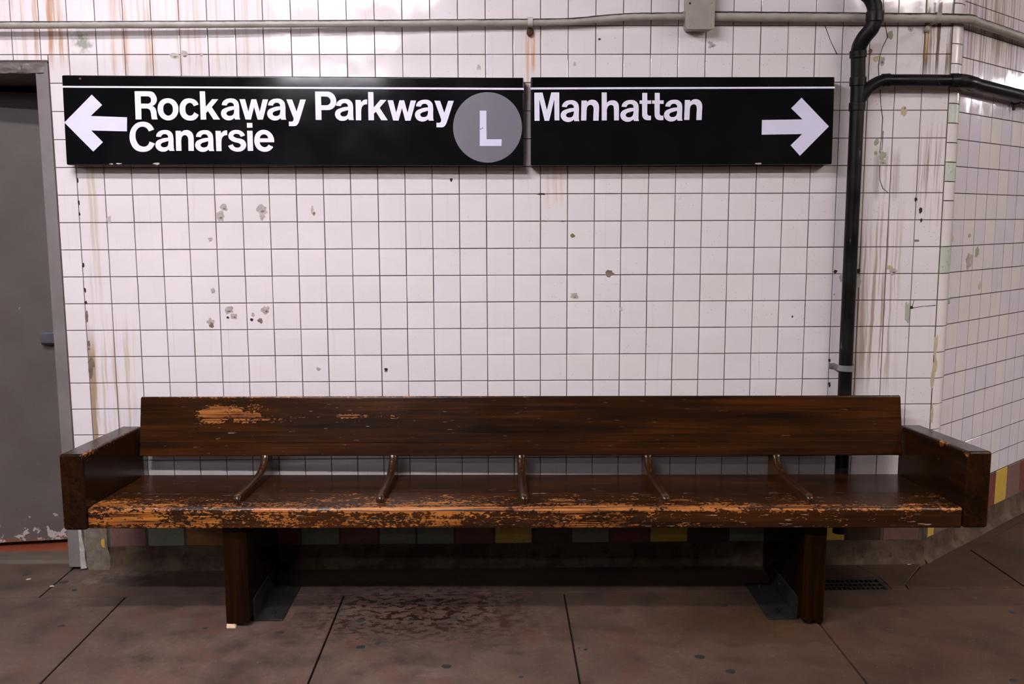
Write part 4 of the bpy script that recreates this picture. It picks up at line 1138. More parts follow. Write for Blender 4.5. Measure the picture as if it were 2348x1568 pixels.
# ------------------------------------------------------------------ the two station signs
GLYPHS = {  # outlines in tenths of a millimetre, relative to the first point of the letter
 'R': ['0,0;483,-2;498,-2;512,-2;526,-3;540,-3;555,-4;586,-7;616,-11;644,-17;671,-26;698,-40;723,-58;743,-78;761,-101;776,-126;791,-153;806,-183;818,-213;826,-243;831,-275;831,-309;828,-340;823,-369;814,-397;801,-424;784,-451;760,-481;733,-506;703,-527;670,-544;634,-557;659,-564;682,-573;702,-585;721,-601;739,-619;754,-640;764,-662;771,-685;777,-709;783,-735;790,-767;792,-798;793,-829;794,-861;797,-895;799,-917;800,-938;802,-959;805,-980;809,-1001;812,-1013;816,-1025;819,-1036;823,-1047;828,-1058;600,-1058;597,-1031;594,-1006;592,-981;589,-956;587,-930;584,-900;582,-872;581,-844;577,-816;571,-787;566,-768;561,-749;555,-732;547,-715;536,-699;518,-681;499,-668;478,-657;455,-650;430,-645;419,-644;408,-644;398,-644;387,-645;376,-645;217,-645;205,-1057;-20,-1057', '220,-189;437,-190;448,-190;459,-189;469,-189;480,-190;491,-192;511,-196;531,-202;548,-210;564,-220;579,-234;591,-250;600,-268;606,-286;609,-306;610,-326;609,-348;606,-368;600,-388;591,-406;578,-424;562,-438;545,-450;526,-458;506,-464;485,-468;476,-469;467,-469;458,-468;449,-468;440,-468;214,-467'],
 'o': ['0,0;43,-1;83,-5;121,-13;159,-26;197,-43;234,-65;266,-89;295,-117;320,-149;343,-185;365,-229;379,-273;388,-318;392,-366;391,-416;387,-466;378,-513;365,-558;346,-603;320,-647;295,-681;267,-712;238,-739;205,-764;168,-785;132,-802;96,-815;60,-823;23,-828;-16,-830;-53,-828;-87,-823;-120,-815;-153,-803;-186,-788;-225,-766;-259,-742;-289,-714;-316,-682;-341,-646;-365,-602;-382,-558;-393,-512;-400,-465;-401,-414;-400,-365;-394,-318;-384,-273;-368,-228;-344,-184;-321,-150;-296,-119;-268,-92;-237,-68;-201,-46;-162,-27;-123,-14;-84,-6;-43,-1', '-5,-174;24,-176;52,-183;78,-194;101,-210;124,-229;150,-260;167,-295;177,-333;181,-373;181,-415;179,-453;173,-488;162,-522;147,-554;124,-584;101,-606;77,-625;51,-640;24,-649;-7,-653;-36,-651;-62,-642;-86,-629;-109,-612;-130,-593;-155,-562;-172,-529;-182,-493;-188,-455;-190,-415;-189,-376;-186,-338;-177,-302;-162,-268;-139,-237;-116,-216;-91,-199;-64,-186;-36,-177'],
 'c': ['0,0;-10,35;-24,66;-41,95;-62,122;-87,147;-110,166;-133,180;-157,193;-183,203;-211,213;-238,221;-264,226;-290,230;-317,232;-345,233;-386,232;-425,228;-463,221;-500,210;-537,192;-570,171;-599,148;-625,121;-648,92;-670,59;-693,17;-710,-26;-721,-69;-728,-115;-732,-162;-734,-212;-731,-259;-724,-304;-712,-349;-693,-393;-674,-428;-654,-459;-631,-487;-604,-512;-573,-536;-532,-561;-490,-578;-445,-591;-399,-598;-350,-601;-313,-601;-278,-599;-244,-595;-210,-586;-176,-572;-149,-558;-125,-543;-103,-526;-83,-506;-63,-484;-48,-465;-36,-446;-25,-427;-16,-407;-7,-386;-177,-288;-183,-308;-191,-327;-201,-345;-214,-361;-230,-376;-250,-392;-271,-404;-293,-412;-316,-417;-341,-419;-367,-417;-392,-410;-415,-399;-436,-384;-456,-367;-481,-336;-497,-301;-506,-263;-510,-222;-510,-180;-509,-144;-506,-108;-499,-75;-486,-42;-466,-12;-445,11;-422,32;-398,48;-371,59;-341,64;-315,64;-291,60;-269,51;-248,39;-229,23;-215,8;-203,-8;-194,-25;-188,-43;-184,-64'],
 'k': ['0,0;202,0;204,-580;464,-296;699,-297;434,-593;734,-1063;483,-1062;284,-740;204,-816;204,-1062;-10,-1062'],
 'a': ['0,0;3,25;7,49;15,71;25,93;38,115;56,141;77,162;101,181;126,197;154,213;188,228;222,238;256,245;291,249;328,251;371,252;411,250;451,245;489,234;526,216;552,198;576,179;596,157;614,133;630,106;641,78;648,51;652,23;655,-6;658,-36;661,-77;661,-115;660,-153;658,-191;657,-232;657,-269;656,-304;656,-338;656,-373;657,-410;658,-427;658,-443;658,-458;660,-474;663,-490;666,-502;670,-512;674,-522;679,-532;684,-542;481,-542;462,-476;446,-493;431,-507;414,-520;396,-532;375,-543;347,-556;318,-564;290,-569;260,-572;229,-572;198,-570;168,-565;140,-558;113,-548;85,-534;59,-517;35,-498;15,-477;-3,-454;-19,-427;-30,-403;-39,-379;-44,-354;-47,-329;-46,-302;-41,-274;-33,-248;-22,-224;-8,-200;10,-178;36,-154;64,-137;94,-123;126,-111;159,-98;219,-76;278,-60;337,-49;397,-44;460,-43;463,-25;463,-7;460,11;454,27;446,44;429,64;408,80;384,91;358,97;330,99;308,98;286,93;266,86;247,76;229,62;216,49;206,34;198,19;192,3;188,-14', '461,-164;463,-185;464,-206;463,-226;461,-246;456,-267;451,-289;444,-310;436,-330;425,-348;410,-365;389,-381;367,-393;343,-401;317,-405;291,-406;269,-405;247,-403;227,-398;209,-390;192,-377;181,-366;171,-354;164,-341;159,-327;159,-311;162,-295;170,-281;181,-269;193,-257;207,-246;230,-230;255,-220;281,-214;308,-209;336,-201;361,-193;386,-186;410,-178;435,-171'],
 'w': ['0,0;214,0;325,-471;458,-4;641,-4;761,-475;891,-10;1098,-10;869,-770;669,-769;548,-297;409,-767;204,-763'],
 'y': ['0,0;219,-4;376,-459;532,-4;746,-5;513,-686;503,-714;494,-740;484,-766;474,-792;463,-820;454,-841;445,-861;437,-880;427,-899;414,-918;401,-935;387,-951;373,-965;357,-978;339,-989;321,-997;303,-1001;285,-1004;266,-1006;247,-1007;236,-1007;225,-1008;214,-1007;204,-1007;192,-1007;65,-1003;64,-833;144,-837;159,-837;175,-836;189,-833;204,-828;217,-819;230,-806;239,-792;246,-775;250,-757;252,-739;253,-720;249,-702;244,-685;238,-668;232,-650;224,-625;216,-602;208,-580;199,-558;190,-534'],
 'P': ['0,0;386,0;421,0;453,0;485,0;517,-4;549,-11;582,-22;612,-35;640,-51;667,-69;692,-91;716,-115;735,-140;752,-166;767,-194;779,-224;788,-249;795,-273;799,-298;802,-322;803,-349;802,-381;799,-411;793,-441;784,-470;772,-500;757,-529;741,-555;723,-580;702,-603;677,-624;653,-642;629,-656;603,-668;577,-678;548,-686;515,-693;483,-695;451,-695;418,-694;384,-693;220,-695;216,-1068;-9,-1062', '219,-185;381,-185;408,-186;435,-188;460,-193;484,-202;507,-215;533,-236;554,-260;570,-286;581,-316;585,-349;584,-376;578,-402;569,-426;555,-449;536,-469;517,-485;496,-496;474,-504;450,-510;426,-514;414,-515;404,-515;393,-514;383,-514;371,-514;222,-513'],
 'r': ['0,0;200,-4;216,-107;226,-86;238,-68;252,-51;268,-36;287,-22;302,-12;316,-4;331,2;347,8;364,12;381,15;398,17;414,17;431,16;448,14;443,-170;422,-166;400,-165;380,-167;359,-171;338,-178;315,-189;296,-203;278,-219;263,-238;248,-258;234,-285;225,-313;220,-341;216,-370;212,-401;208,-436;206,-469;206,-502;206,-535;206,-570;201,-770;-1,-766'],
 'C': ['0,0;-10,31;-21,60;-34,87;-50,113;-69,139;-93,168;-118,194;-145,217;-174,237;-207,255;-247,273;-287,286;-327,294;-369,299;-413,300;-466,298;-516,292;-565,280;-613,262;-661,238;-709,209;-750,176;-787,139;-821,97;-853,52;-885,-3;-910,-58;-929,-114;-942,-172;-951,-234;-956,-299;-955,-360;-948,-419;-934,-478;-914,-539;-891,-592;-865,-641;-835,-686;-798,-726;-754,-763;-700,-795;-644,-818;-585,-832;-523,-839;-458,-841;-409,-839;-363,-834;-318,-825;-273,-811;-228,-791;-189,-768;-155,-743;-123,-715;-94,-683;-66,-648;-48,-624;-33,-601;-20,-577;-7,-553;4,-526;-200,-450;-206,-482;-215,-512;-230,-540;-248,-566;-272,-590;-301,-612;-333,-628;-366,-639;-402,-644;-438,-645;-470,-643;-500,-636;-527,-627;-554,-613;-581,-597;-612,-571;-636,-543;-657,-512;-674,-477;-690,-440;-706,-396;-717,-353;-723,-309;-725,-264;-723,-217;-719,-174;-713,-134;-703,-95;-688,-57;-667,-20;-648,6;-627,30;-605,52;-580,71;-552,87;-528,97;-505,105;-482,110;-458,113;-433,113;-403,111;-375,105;-349,96;-324,84;-299,68;-272,46;-248,22;-229,-5;-214,-36;-203,-69'],
 'n': ['0,0;207,0;214,-68;228,-51;242,-35;258,-21;275,-8;294,3;319,15;344,22;369,27;395,29;423,30;454,28;484,23;512,15;539,4;566,-12;589,-29;610,-49;627,-70;642,-93;655,-119;666,-147;673,-175;676,-203;679,-232;681,-262;683,-299;682,-335;680,-369;678,-404;676,-442;670,-761;460,-761;469,-441;471,-407;473,-375;475,-344;474,-312;468,-280;463,-261;458,-242;451,-225;443,-208;430,-194;416,-183;401,-174;385,-168;368,-165;350,-163;326,-165;304,-172;284,-182;265,-195;247,-212;231,-233;221,-256;214,-281;210,-306;205,-333;200,-363;198,-391;198,-419;198,-447;198,-477;193,-757;-13,-756'],
 's': ['0,0;-9,25;-20,49;-32,70;-47,91;-65,111;-84,130;-103,146;-124,159;-146,172;-171,183;-199,194;-227,202;-255,207;-284,210;-315,212;-354,212;-391,209;-427,202;-463,191;-499,175;-530,157;-558,137;-584,115;-605,89;-622,58;-632,30;-638,1;-639,-27;-636,-56;-628,-85;-616,-112;-599,-135;-579,-155;-557,-174;-533,-193;-506,-210;-478,-224;-450,-235;-421,-245;-389,-256;-363,-262;-338,-266;-313,-270;-288,-276;-263,-286;-240,-298;-216,-310;-195,-324;-181,-341;-175,-364;-176,-376;-179,-387;-183,-397;-189,-407;-196,-418;-214,-437;-237,-449;-262,-457;-289,-461;-316,-462;-340,-461;-363,-457;-384,-450;-405,-440;-424,-426;-442,-410;-456,-392;-467,-372;-475,-351;-480,-327;-659,-390;-651,-414;-642,-437;-630,-458;-617,-478;-600,-498;-579,-519;-556,-537;-531,-553;-505,-566;-476,-579;-444,-591;-413,-601;-381,-607;-348,-612;-313,-613;-270,-613;-229,-610;-189,-602;-150,-590;-111,-571;-79,-551;-51,-529;-26,-505;-5,-477;13,-445;24,-416;30,-388;33,-360;33,-331;28,-301;20,-274;10,-249;-4,-226;-21,-205;-40,-185;-63,-167;-87,-154;-112,-144;-138,-135;-165,-125;-206,-115;-247,-110;-287,-106;-326,-98;-364,-82;-387,-69;-412,-57;-433,-43;-447,-26;-448,-5;-444,6;-438,16;-431,25;-423,33;-413,40;-395,52;-376,59;-355,63;-334,64;-312,63;-290,62;-269,58;-250,52;-231,43;-214,31;-199,17;-187,2;-177,-15;-170,-33;-166,-53'],
 'i': ['0,0;211,0;211,-181;0,-180', '-1,-295;206,-295;203,-1060;-7,-1059'],
 'e': ['0,0;3,32;4,62;3,92;-1,122;-7,153;-18,191;-31,226;-48,259;-68,291;-92,323;-114,349;-136,373;-160,394;-186,413;-215,431;-248,445;-279,456;-312,464;-346,469;-381,470;-420,470;-456,466;-491,459;-526,447;-561,431;-596,411;-627,387;-655,361;-680,331;-703,297;-724,260;-739,222;-750,183;-757,143;-762,100;-765,55;-765,11;-761,-31;-752,-73;-738,-115;-721,-153;-703,-188;-681,-220;-656,-249;-625,-277;-582,-308;-536,-331;-488,-347;-437,-357;-382,-361;-345,-360;-310,-357;-276,-351;-242,-341;-207,-327;-182,-313;-158,-298;-136,-282;-116,-263;-95,-242;-83,-230;-73,-218;-63,-206;-54,-193;-45,-180;-220,-91;-230,-108;-241,-124;-253,-137;-267,-150;-283,-161;-303,-172;-322,-180;-342,-185;-363,-188;-385,-188;-412,-184;-437,-177;-460,-166;-481,-151;-501,-134;-522,-111;-538,-86;-550,-59;-557,-30;-560,1', '-550,150;-547,176;-540,200;-529,222;-514,242;-495,261;-475,276;-454,287;-432,295;-409,299;-384,300;-360,298;-337,293;-316,284;-296,272;-277,257;-259,239;-245,219;-234,198;-227,175;-222,149'],
 'M': ['0,0;319,6;491,-663;660,8;963,8;975,-1048;789,-1048;775,-247;579,-1063;404,-1062;198,-250;206,-1062;13,-1062'],
 'h': ['0,0;193,0;200,-402;213,-384;227,-368;242,-354;258,-341;277,-329;306,-315;334,-305;364,-300;395,-298;427,-298;456,-299;484,-302;511,-307;537,-316;562,-329;586,-345;606,-364;623,-385;638,-408;651,-434;660,-460;666,-485;668,-511;670,-538;671,-565;673,-597;674,-628;674,-657;673,-688;673,-720;677,-1058;490,-1057;483,-720;482,-694;482,-669;481,-646;479,-621;475,-596;472,-576;470,-557;466,-539;460,-522;449,-506;435,-494;419,-485;403,-479;385,-475;366,-474;343,-475;321,-480;301,-488;282,-500;263,-514;246,-533;233,-554;223,-577;216,-601;209,-626;203,-658;201,-688;202,-718;203,-749;204,-781;204,-1057;10,-1057'],
 't': ['0,0;193,0;198,-284;349,-284;351,-414;200,-414;201,-704;201,-722;201,-739;201,-755;202,-772;206,-789;209,-802;212,-813;217,-824;222,-834;231,-844;240,-851;251,-856;262,-860;274,-862;287,-864;300,-865;312,-866;325,-865;337,-863;350,-859;353,-1027;328,-1031;305,-1033;282,-1035;258,-1034;234,-1033;206,-1031;180,-1028;155,-1023;130,-1015;106,-1003;84,-988;66,-970;50,-951;37,-929;25,-905;15,-878;10,-851;8,-823;8,-795;7,-766;6,-753;6,-741;6,-729;6,-717;6,-704;-3,-413;-97,-413;-99,-283;4,-284'],
 'L': ['0,0;254,0;256,-1083;840,-1084;834,-1339;-10,-1338'],
 'arrow_left': ['0,0;1110,1045;1484,656;1019,244;2406,193;2375,-337;1004,-301;1428,-742;1038,-1100'],
 'arrow_right': ['0,0;-1114,1090;-1506,691;-1045,270;-2629,248;-2624,-310;-1039,-289;-1474,-719;-1095,-1122'],
}
LEFT_TEXT = [('R', -0.8058, 1.9380), ('o', -0.6812, 1.9114), ('c', -0.5645, 1.8878), ('k', -0.5574, 1.9374), ('a', -0.4749, 1.8855), ('w', -0.4066, 1.9076), ('a', -0.2976, 1.8846), ('y', -0.2266, 1.9065), ('P', -0.1156, 1.9358), ('a', -0.0370, 1.8826), ('r', 0.0388, 1.9044), ('k', 0.0879, 1.9339), ('w', 0.1621, 1.9028), ('a', 0.2713, 1.8797), ('y', 0.3427, 1.9010), ('C', -0.7396, 1.7937), ('a', -0.7328, 1.7671), ('n', -0.6571, 1.7889), ('a', -0.5797, 1.7662), ('r', -0.5037, 1.7886), ('s', -0.3911, 1.7709), ('i', -0.3819, 1.8183), ('e', -0.2793, 1.7450), ('L', 0.5174, 1.8629), ('arrow_left', -1.0811, 1.8210)]
RIGHT_TEXT = [('M', 0.7282, 1.9306), ('a', 0.8355, 1.8770), ('n', 0.9111, 1.9008), ('h', 0.9893, 1.9312), ('a', 1.0671, 1.8774), ('t', 1.1464, 1.9294), ('t', 1.1948, 1.9294), ('a', 1.2368, 1.8782), ('n', 1.3122, 1.9024), ('arrow_right', 1.8776, 1.8011)]

def glyph_mesh(g, depth=0.0006):
    cu = bpy.data.curves.new('letter_outline', 'CURVE')
    cu.dimensions = '2D'; cu.fill_mode = 'BOTH'; cu.extrude = depth
    for s in GLYPHS[g]:
        P = [tuple(int(q) * 1e-4 for q in p.split(',')) for p in s.split(';')]
        sp = cu.splines.new('POLY'); sp.points.add(len(P) - 1)
        for q, (x, z) in zip(sp.points, P):
            q.co = (x, z, 0, 1)
        sp.use_cyclic_u = True
    o = bpy.data.objects.new('letter_outline', cu); COL.objects.link(o)
    bpy.context.view_layer.update()
    me = bpy.data.meshes.new_from_object(o.evaluated_get(bpy.context.evaluated_depsgraph_get()))
    bpy.data.objects.remove(o); bpy.data.curves.remove(cu)
    for v in me.vertices:
        x, y, z = v.co
        v.co = (x, -z, y)
    me.materials.clear()
    return me
YF = -0.072                        # front of the enamel panels
_gm = {}
def put_glyphs(root, items, mat, bullet=None, bmat=None):
    for g, x, z in items:
        if g not in _gm:
            _gm[g] = glyph_mesh(g)
        me = _gm[g].copy() if g == 'L' else _gm[g]
        o = bpy.data.objects.new('arrow' if g.startswith('arrow') else 'letter', me)
        COL.objects.link(o)
        par = bullet if g == 'L' else root
        o.parent = par
        off = Vector(root.location) + (Vector(par.location) if par is not root else Vector())
        o.location = Vector((x, YF - (0.0016 if g == 'L' else 0.0002), z)) - off
        if not me.materials:
            me.materials.append(M['arrowgrey'] if (g.startswith('arrow') or g == 'L') else mat)
def sign(name, label, cat, c, stripe):
    """enamel panel with corners c = TL TR BR BL as (x, z), folded back to the wall"""
    x0 = c[0][0]; z0 = c[3][1]
    t = thing(name, label, cat, (x0, 0, z0))
    bm = bmesh.new()
    q = [(a - x0, b - z0) for a, b in c]
    hexa(bm, [(q[3][0], YF, q[3][1]), (q[2][0], YF, q[2][1]), (q[2][0], -0.001, q[2][1]), (q[3][0], -0.001, q[3][1]),
              (q[0][0], YF, q[0][1]), (q[1][0], YF, q[1][1]), (q[1][0], -0.001, q[1][1]), (q[0][0], -0.001, q[0][1])], 0.005, 3)
    o = bm_obj('panel', bm, M['enamel'], t); auto_smooth(o, 30)
    (a0, a1), (b0, b1) = stripe    # heights of the lower/upper edge at the left and at the right
    bm = bmesh.new()
    xa, xb = q[0][0] - 0.0004, q[1][0] + 0.0004
    hexa(bm, [(xa, YF - 0.0006, a0 - z0), (xb, YF - 0.0006, b0 - z0), (xb, YF + 0.010, b0 - z0), (xa, YF + 0.010, a0 - z0),
              (xa, YF - 0.0006, a1 - z0), (xb, YF - 0.0006, b1 - z0), (xb, YF + 0.010, b1 - z0), (xa, YF + 0.010, a1 - z0)])
    bm_obj('stripe', bm, M['white'], t)
    return t
sl = sign('station_sign', 'black enamel sign reading Rockaway Parkway Canarsie with left arrow and grey L disc', 'sign',
          [(-1.0805, 1.9987), (0.6879, 1.9875), (0.6857, 1.6528), (-1.0846, 1.6607)], ((1.9519, 1.9581), (1.9413, 1.9487)))
bm = bmesh.new()
R = 0.1337
tube(bm, [(0, 0.002, 0), (0, -0.0006, 0)], R, 72)
disc = bm_obj('route_disc', bm, M['bullet'], sl)
disc.location = Vector((0.5472, YF - 0.0004, 1.7992)) - Vector(sl.location)
put_glyphs(sl, LEFT_TEXT, M['white'], disc)
sr = sign('station_sign', 'black enamel sign reading Manhattan with an arrow pointing right', 'sign',
          [(0.7148, 1.9896), (1.8942, 1.9892), (1.8964, 1.6561), (0.7146, 1.6530)], ((1.9426, 1.9501), (1.9451, 1.9520)))
put_glyphs(sr, RIGHT_TEXT, M['white'])
# fixing screws and knocks in the enamel edge
for t, pts in ((sl, [(-1.0102, 1.9848, 'rust')]),):
    for x, z, mk in pts:
        bm = bmesh.new(); tube(bm, [(0, 0.002, 0), (0, -0.0016, 0)], 0.0045, 10)
        o = bm_obj('screw', bm, M[mk], t); o.location = Vector((x, YF, z)) - Vector(t.location)
def knock(t, x, z, rx, rz, seed):
    o = chip(t, x - t.location.x, z - t.location.z, rx, rz, M['chipgrey'], seed, y=YF - 0.0009)
    for v in o.data.vertices:
        if v.co.y > 0:
            v.co.y = YF + 0.002
    o.name = 'enamel_chip'
for t, x, z, rx, rz, s in ((sl, -0.7367, 1.6640, 0.012, 0.0045, 1), (sl, -0.8828, 1.6650, 0.010, 0.0025, 2), (sl, -0.9115, 1.6640, 0.008, 0.002, 3), (sr, 1.6079, 1.6595, 0.013, 0.004, 4)):
    knock(t, x, z, rx, rz, s)
for x, z in ((0.5268, 1.7966), (0.5209, 1.7933)):
    bm = bmesh.new(); tube(bm, [(0, 0.001, 0), (0, -0.0006, 0)], 0.0022, 8)
    o = bm_obj('speck', bm, M['gum'], disc); o.location = Vector((x, YF - 0.0022, z)) - Vector(sl.location) - Vector(disc.location)

# ------------------------------------------------------------------ conduit, junction box
def strap(parent, x, z, r, mat, twist=0.0, drop=0.03, rust=True):
    """one-hole strap over a pipe at height z, its tongue screwed to the wall below"""
    bm = bmesh.new()
    w_ = 0.010
    prof = []
    for i in range(11):
        a = math.radians(100 - 190 * i / 10)
        prof.append((-0.026 - (r + 0.0022) * math.cos(a) if False else -0.0285 - (r + 0.0022) * math.cos(a - math.pi / 2) * 1.0, z + (r + 0.0022) * math.sin(a)))
    prof = [(-0.0285 - (r + 0.0045) * math.sin(math.radians(i * 18)), z + (r + 0.0045) * math.cos(math.radians(i * 18))) for i in range(0, 10)]
    prof = [(-0.002, z + r + 0.0045)] + prof + [(-0.010, z - r - 0.004), (-0.006, z - r - drop)]
    th = 0.0022
    rows = []
    for (y, zz) in prof:
        tw = twist * (zz - z)
        rows.append([bm.verts.new((x - w_ + tw, y, zz)), bm.verts.new((x + w_ + tw, y, zz)), bm.verts.new((x + w_ + tw, y - th, zz + 0.0005)), bm.verts.new((x - w_ + tw, y - th, zz + 0.0005))])
    for a, b in zip(rows, rows[1:]):
        for j in range(4):
            bm.faces.new((a[j], a[(j + 1) % 4], b[(j + 1) % 4], b[j]))
    bm.faces.new(rows[0]); bm.faces.new(rows[-1])
    s = bm_obj('conduit_strap', bm, mat, parent); auto_smooth(s, 40)
    bm = bmesh.new()
    zz = z - r - drop * 0.62; xx = x + twist * (zz - z)
    bmesh.ops.create_icosphere(bm, subdivisions=2, radius=0.0150 if rust else 0.012, matrix=Matrix.Translation((xx, -0.010, zz)) @ Matrix.Diagonal((0.95, 0.75, 1.25, 1)))
    for v in bm.verts:
        v.co += Vector((0, 0, 0)) + v.co.normalized() * 0 + Vector((noise.noise(v.co * 130) * 0.002, noise.noise(v.co * 150) * 0.002, 0))
    bm_obj('bolt', bm, M['rust'] if rust else mat, s, True)

def lumpy(o, amp, sc_):
    for v in o.data.vertices:
        v.co += v.normal * noise.noise(v.co * sc_) * amp

c1 = thing('conduit', 'thin grey painted conduit running left from the junction box above the signs', 'conduit', (0, 0, 0))
pts = smooth_path([(-2.6, -0.055, 2.180), (-1.9, -0.058, 2.183), (-1.306, -0.060, 2.1854), (-0.647, -0.055, 2.1887), (-0.010, -0.045, 2.1938), (0.40, -0.034, 2.1985), (0.671, -0.0285, 2.2015),
                   (0.80, -0.0285, 2.2025), (0.90, -0.031, 2.206), (1.02, -0.037, 2.2155), (1.12, -0.040, 2.2205), (1.24, -0.040, 2.222), (1.315, -0.040, 2.222)], 12)
bm = bmesh.new(); tube(bm, pts, 0.0140, 20)
o = bm_obj('pipe', bm, M['conduit'], c1, True); lumpy(o, 0.0009, 40)
strap(c1, 0.714, 2.2020, 0.0140, M['strapgrey'], 0.0, 0.030)
c2 = thing('conduit', 'thicker grey conduit from junction box passing behind black drain pipe and bending around the corner', 'conduit', (0, 0, 0))
pc = [(1.42, -0.034, 2.224), (1.60, -0.034, 2.2225), (1.80, -0.034, 2.221), (2.01, -0.034, 2.219), (2.15, -0.034, 2.2175), (2.29, -0.034, 2.2165)]
for s, d, z in ((0.035, 0.0455, 2.2170), (0.11, 0.040, 2.2185), (0.20, 0.036, 2.2205), (0.32, 0.034, 2.2205), (0.5, 0.034, 2.219), (0.9, 0.034, 2.215), (1.6, 0.034, 2.214), (2.6, 0.034, 2.214)):
    pc.append(RW(s, d, z))
bm = bmesh.new(); tube(bm, smooth_path(pc, 10), 0.0182, 22)
o = bm_obj('pipe', bm, M['conduit'], c2, True); lumpy(o, 0.0008, 45)
strap(c2, 2.292, 2.2165, 0.0182, M['boxgrey'], 0.55, 0.028, False)

jb = thing('junction_box', 'beige-grey painted metal junction box with a screwed cover, joining the two conduits', 'junction box', (1.365, 0, 2.255))
bm = bmesh.new()
x0, x1, z0, z1 = -0.054, 0.056, -0.088, 0.098
hexa(bm, [(x0, -0.066, z0), (x1, -0.066, z0), (x1 - 0.006, -0.0005, z0 + 0.002), (x0 + 0.002, -0.0005, z0 + 0.002), (x0, -0.066, z1), (x1, -0.066, z1), (x1 - 0.006, -0.0005, z1), (x0 + 0.002, -0.0005, z1)], 0.012, 4)
o = bm_obj('body', bm, M['boxgrey'], jb); auto_smooth(o, 35)
bm = bmesh.new()
rr = 0.010
poly = []
for cx, cz, a0 in ((x1 - rr, z0 + rr, -90), (x1 - rr, z1 - rr, 0), (x0 + rr, z1 - rr, 90), (x0 + rr, z0 + rr, 180)):
    for i in range(5):
        a = math.radians(a0 + 22.5 * i)
        poly.append((cx + rr * math.cos(a), cz + rr * math.sin(a)))
prism(bm, poly, 'y', -0.0705, -0.0665)
bmesh.ops.bevel(bm, geom=[e for e in bm.edges if abs(e.verts[0].co.y + 0.0705) < 1e-5 and abs(e.verts[1].co.y + 0.0705) < 1e-5], offset=0.0012, segments=2, profile=0.5, affect='EDGES')
cv = bm_obj('cover', bm, M['boxgrey'], jb)
for x, z in ((x0 + 0.014, z0 + 0.014), (x1 - 0.014, z0 + 0.014), (x1 - 0.014, z0 + 0.098), (x0 + 0.014, z0 + 0.096)):
    bm = bmesh.new()
    bmesh.ops.create_uvsphere(bm, u_segments=12, v_segments=6, radius=0.0042, matrix=Matrix.Translation((x, -0.0703, z)) @ Matrix.Diagonal((1, 0.45, 1, 1)))
    dark = x < 0 and z > 0
    bm_obj('screw', bm, M['chipdark'] if dark else M['boxgrey'], cv, True)
for sx in (-1, 1):
    bm = bmesh.new()
    r0 = 0.018 if sx < 0 else 0.0225
    xb = x0 if sx < 0 else x1 - 0.004
    tube(bm, [(xb - 0.002 * sx, -0.0365, -0.0325), (xb + sx * 0.008, -0.0365, -0.0325)], r0, 18)
    bm_obj('hub', bm, M['boxgrey'], jb, False)

# ------------------------------------------------------------------ black drain pipe
dp = thing('drain_pipe', 'black plastic drain pipe down the wall right of the signs, branching towards the corner', 'pipe', (1.994, -0.045, 0.0))
def dpo(name, bm, mat=None, smooth=False):
    for v in bm.verts:
        v.co -= Vector(dp.location)
    o = bm_obj(name, bm, mat or M['pipe'], dp, smooth)
    if not smooth:
        auto_smooth(o, 40)
    return o
PX, PY, PRD = 1.9945, -0.047, 0.0272
bm = bmesh.new(); tube(bm, [(PX + 0.004, PY, 0.150), (PX, PY, 0.9), (PX, PY, 1.885)], PRD, 28, False)
tube(bm, [(PX + 0.004, PY, 0.152), (PX + 0.004, PY, 0.150)], PRD - 0.001, 28, True)
dpo('main_pipe', bm)
def collar(p, q, r, name='collar'):
    p, q = Vector(p), Vector(q)
    bm = bmesh.new()
    d = (q - p).normalized()
    tube(bm, [p, p + d * 0.002, q - d * 0.002, q], [r - 0.002, r, r, r - 0.002], 28)
    dpo(name, bm)
collar((PX, PY, 1.862), (PX, PY, 1.895), 0.0315)
bm = bmesh.new(); tube(bm, [(PX, PY, 1.885), (PX - 0.002, PY - 0.002, 1.985)], 0.0275, 28); dpo('wye_body', bm)
collar((PX - 0.002, PY - 0.001, 1.957), (PX - 0.002, PY - 0.002, 1.992), 0.0315)
bm = bmesh.new(); tube(bm, [(PX - 0.002, PY - 0.002, 1.985), (PX - 0.009, PY - 0.010, 2.075)], 0.0275, 28); dpo('upper_pipe', bm)
collar((PX - 0.0085, PY - 0.009, 2.062), (PX - 0.010, PY - 0.011, 2.090), 0.0320)
bm = bmesh.new()
tube(bm, smooth_path([(PX - 0.010, PY - 0.011, 2.085), (PX - 0.007, PY - 0.020, 2.110), (PX + 0.005, PY - 0.035, 2.138), (PX + 0.022, PY - 0.050, 2.163), (PX + 0.030, PY - 0.055, 2.190), (PX + 0.031, PY - 0.056, 2.215)], 6), 0.0285, 28)
dpo('offset_bend', bm)
collar((PX + 0.031, PY - 0.056, 2.187), (PX + 0.031, PY - 0.056, 2.226), 0.0330)
bm = bmesh.new()
tube(bm, smooth_path([(PX + 0.031, PY - 0.056, 2.222), (PX + 0.027, PY - 0.056, 2.248), (PX + 0.012, PY - 0.052, 2.278), (PX - 0.010, PY - 0.045, 2.305), (PX - 0.018, PY - 0.040, 2.36), (PX - 0.018, PY - 0.040, 2.62), (PX - 0.018, PY - 0.040, 3.31)], 6), 0.0285, 28)
dpo('top_bend', bm)
# hanger ring around the top bend
bm = bmesh.new()
cx, cy, cz = PX + 0.000, PY - 0.050, 2.262
ring = [(cx + 0.040 * math.cos(a), cy - 0.036 * math.sin(a) * 0.9, cz + 0.022 * math.cos(a) * -1 + 0.014) for a in [2 * math.pi * i / 28 for i in range(29)]]
tube(bm, ring, 0.0045, 8); dpo('hanger_ring', bm)
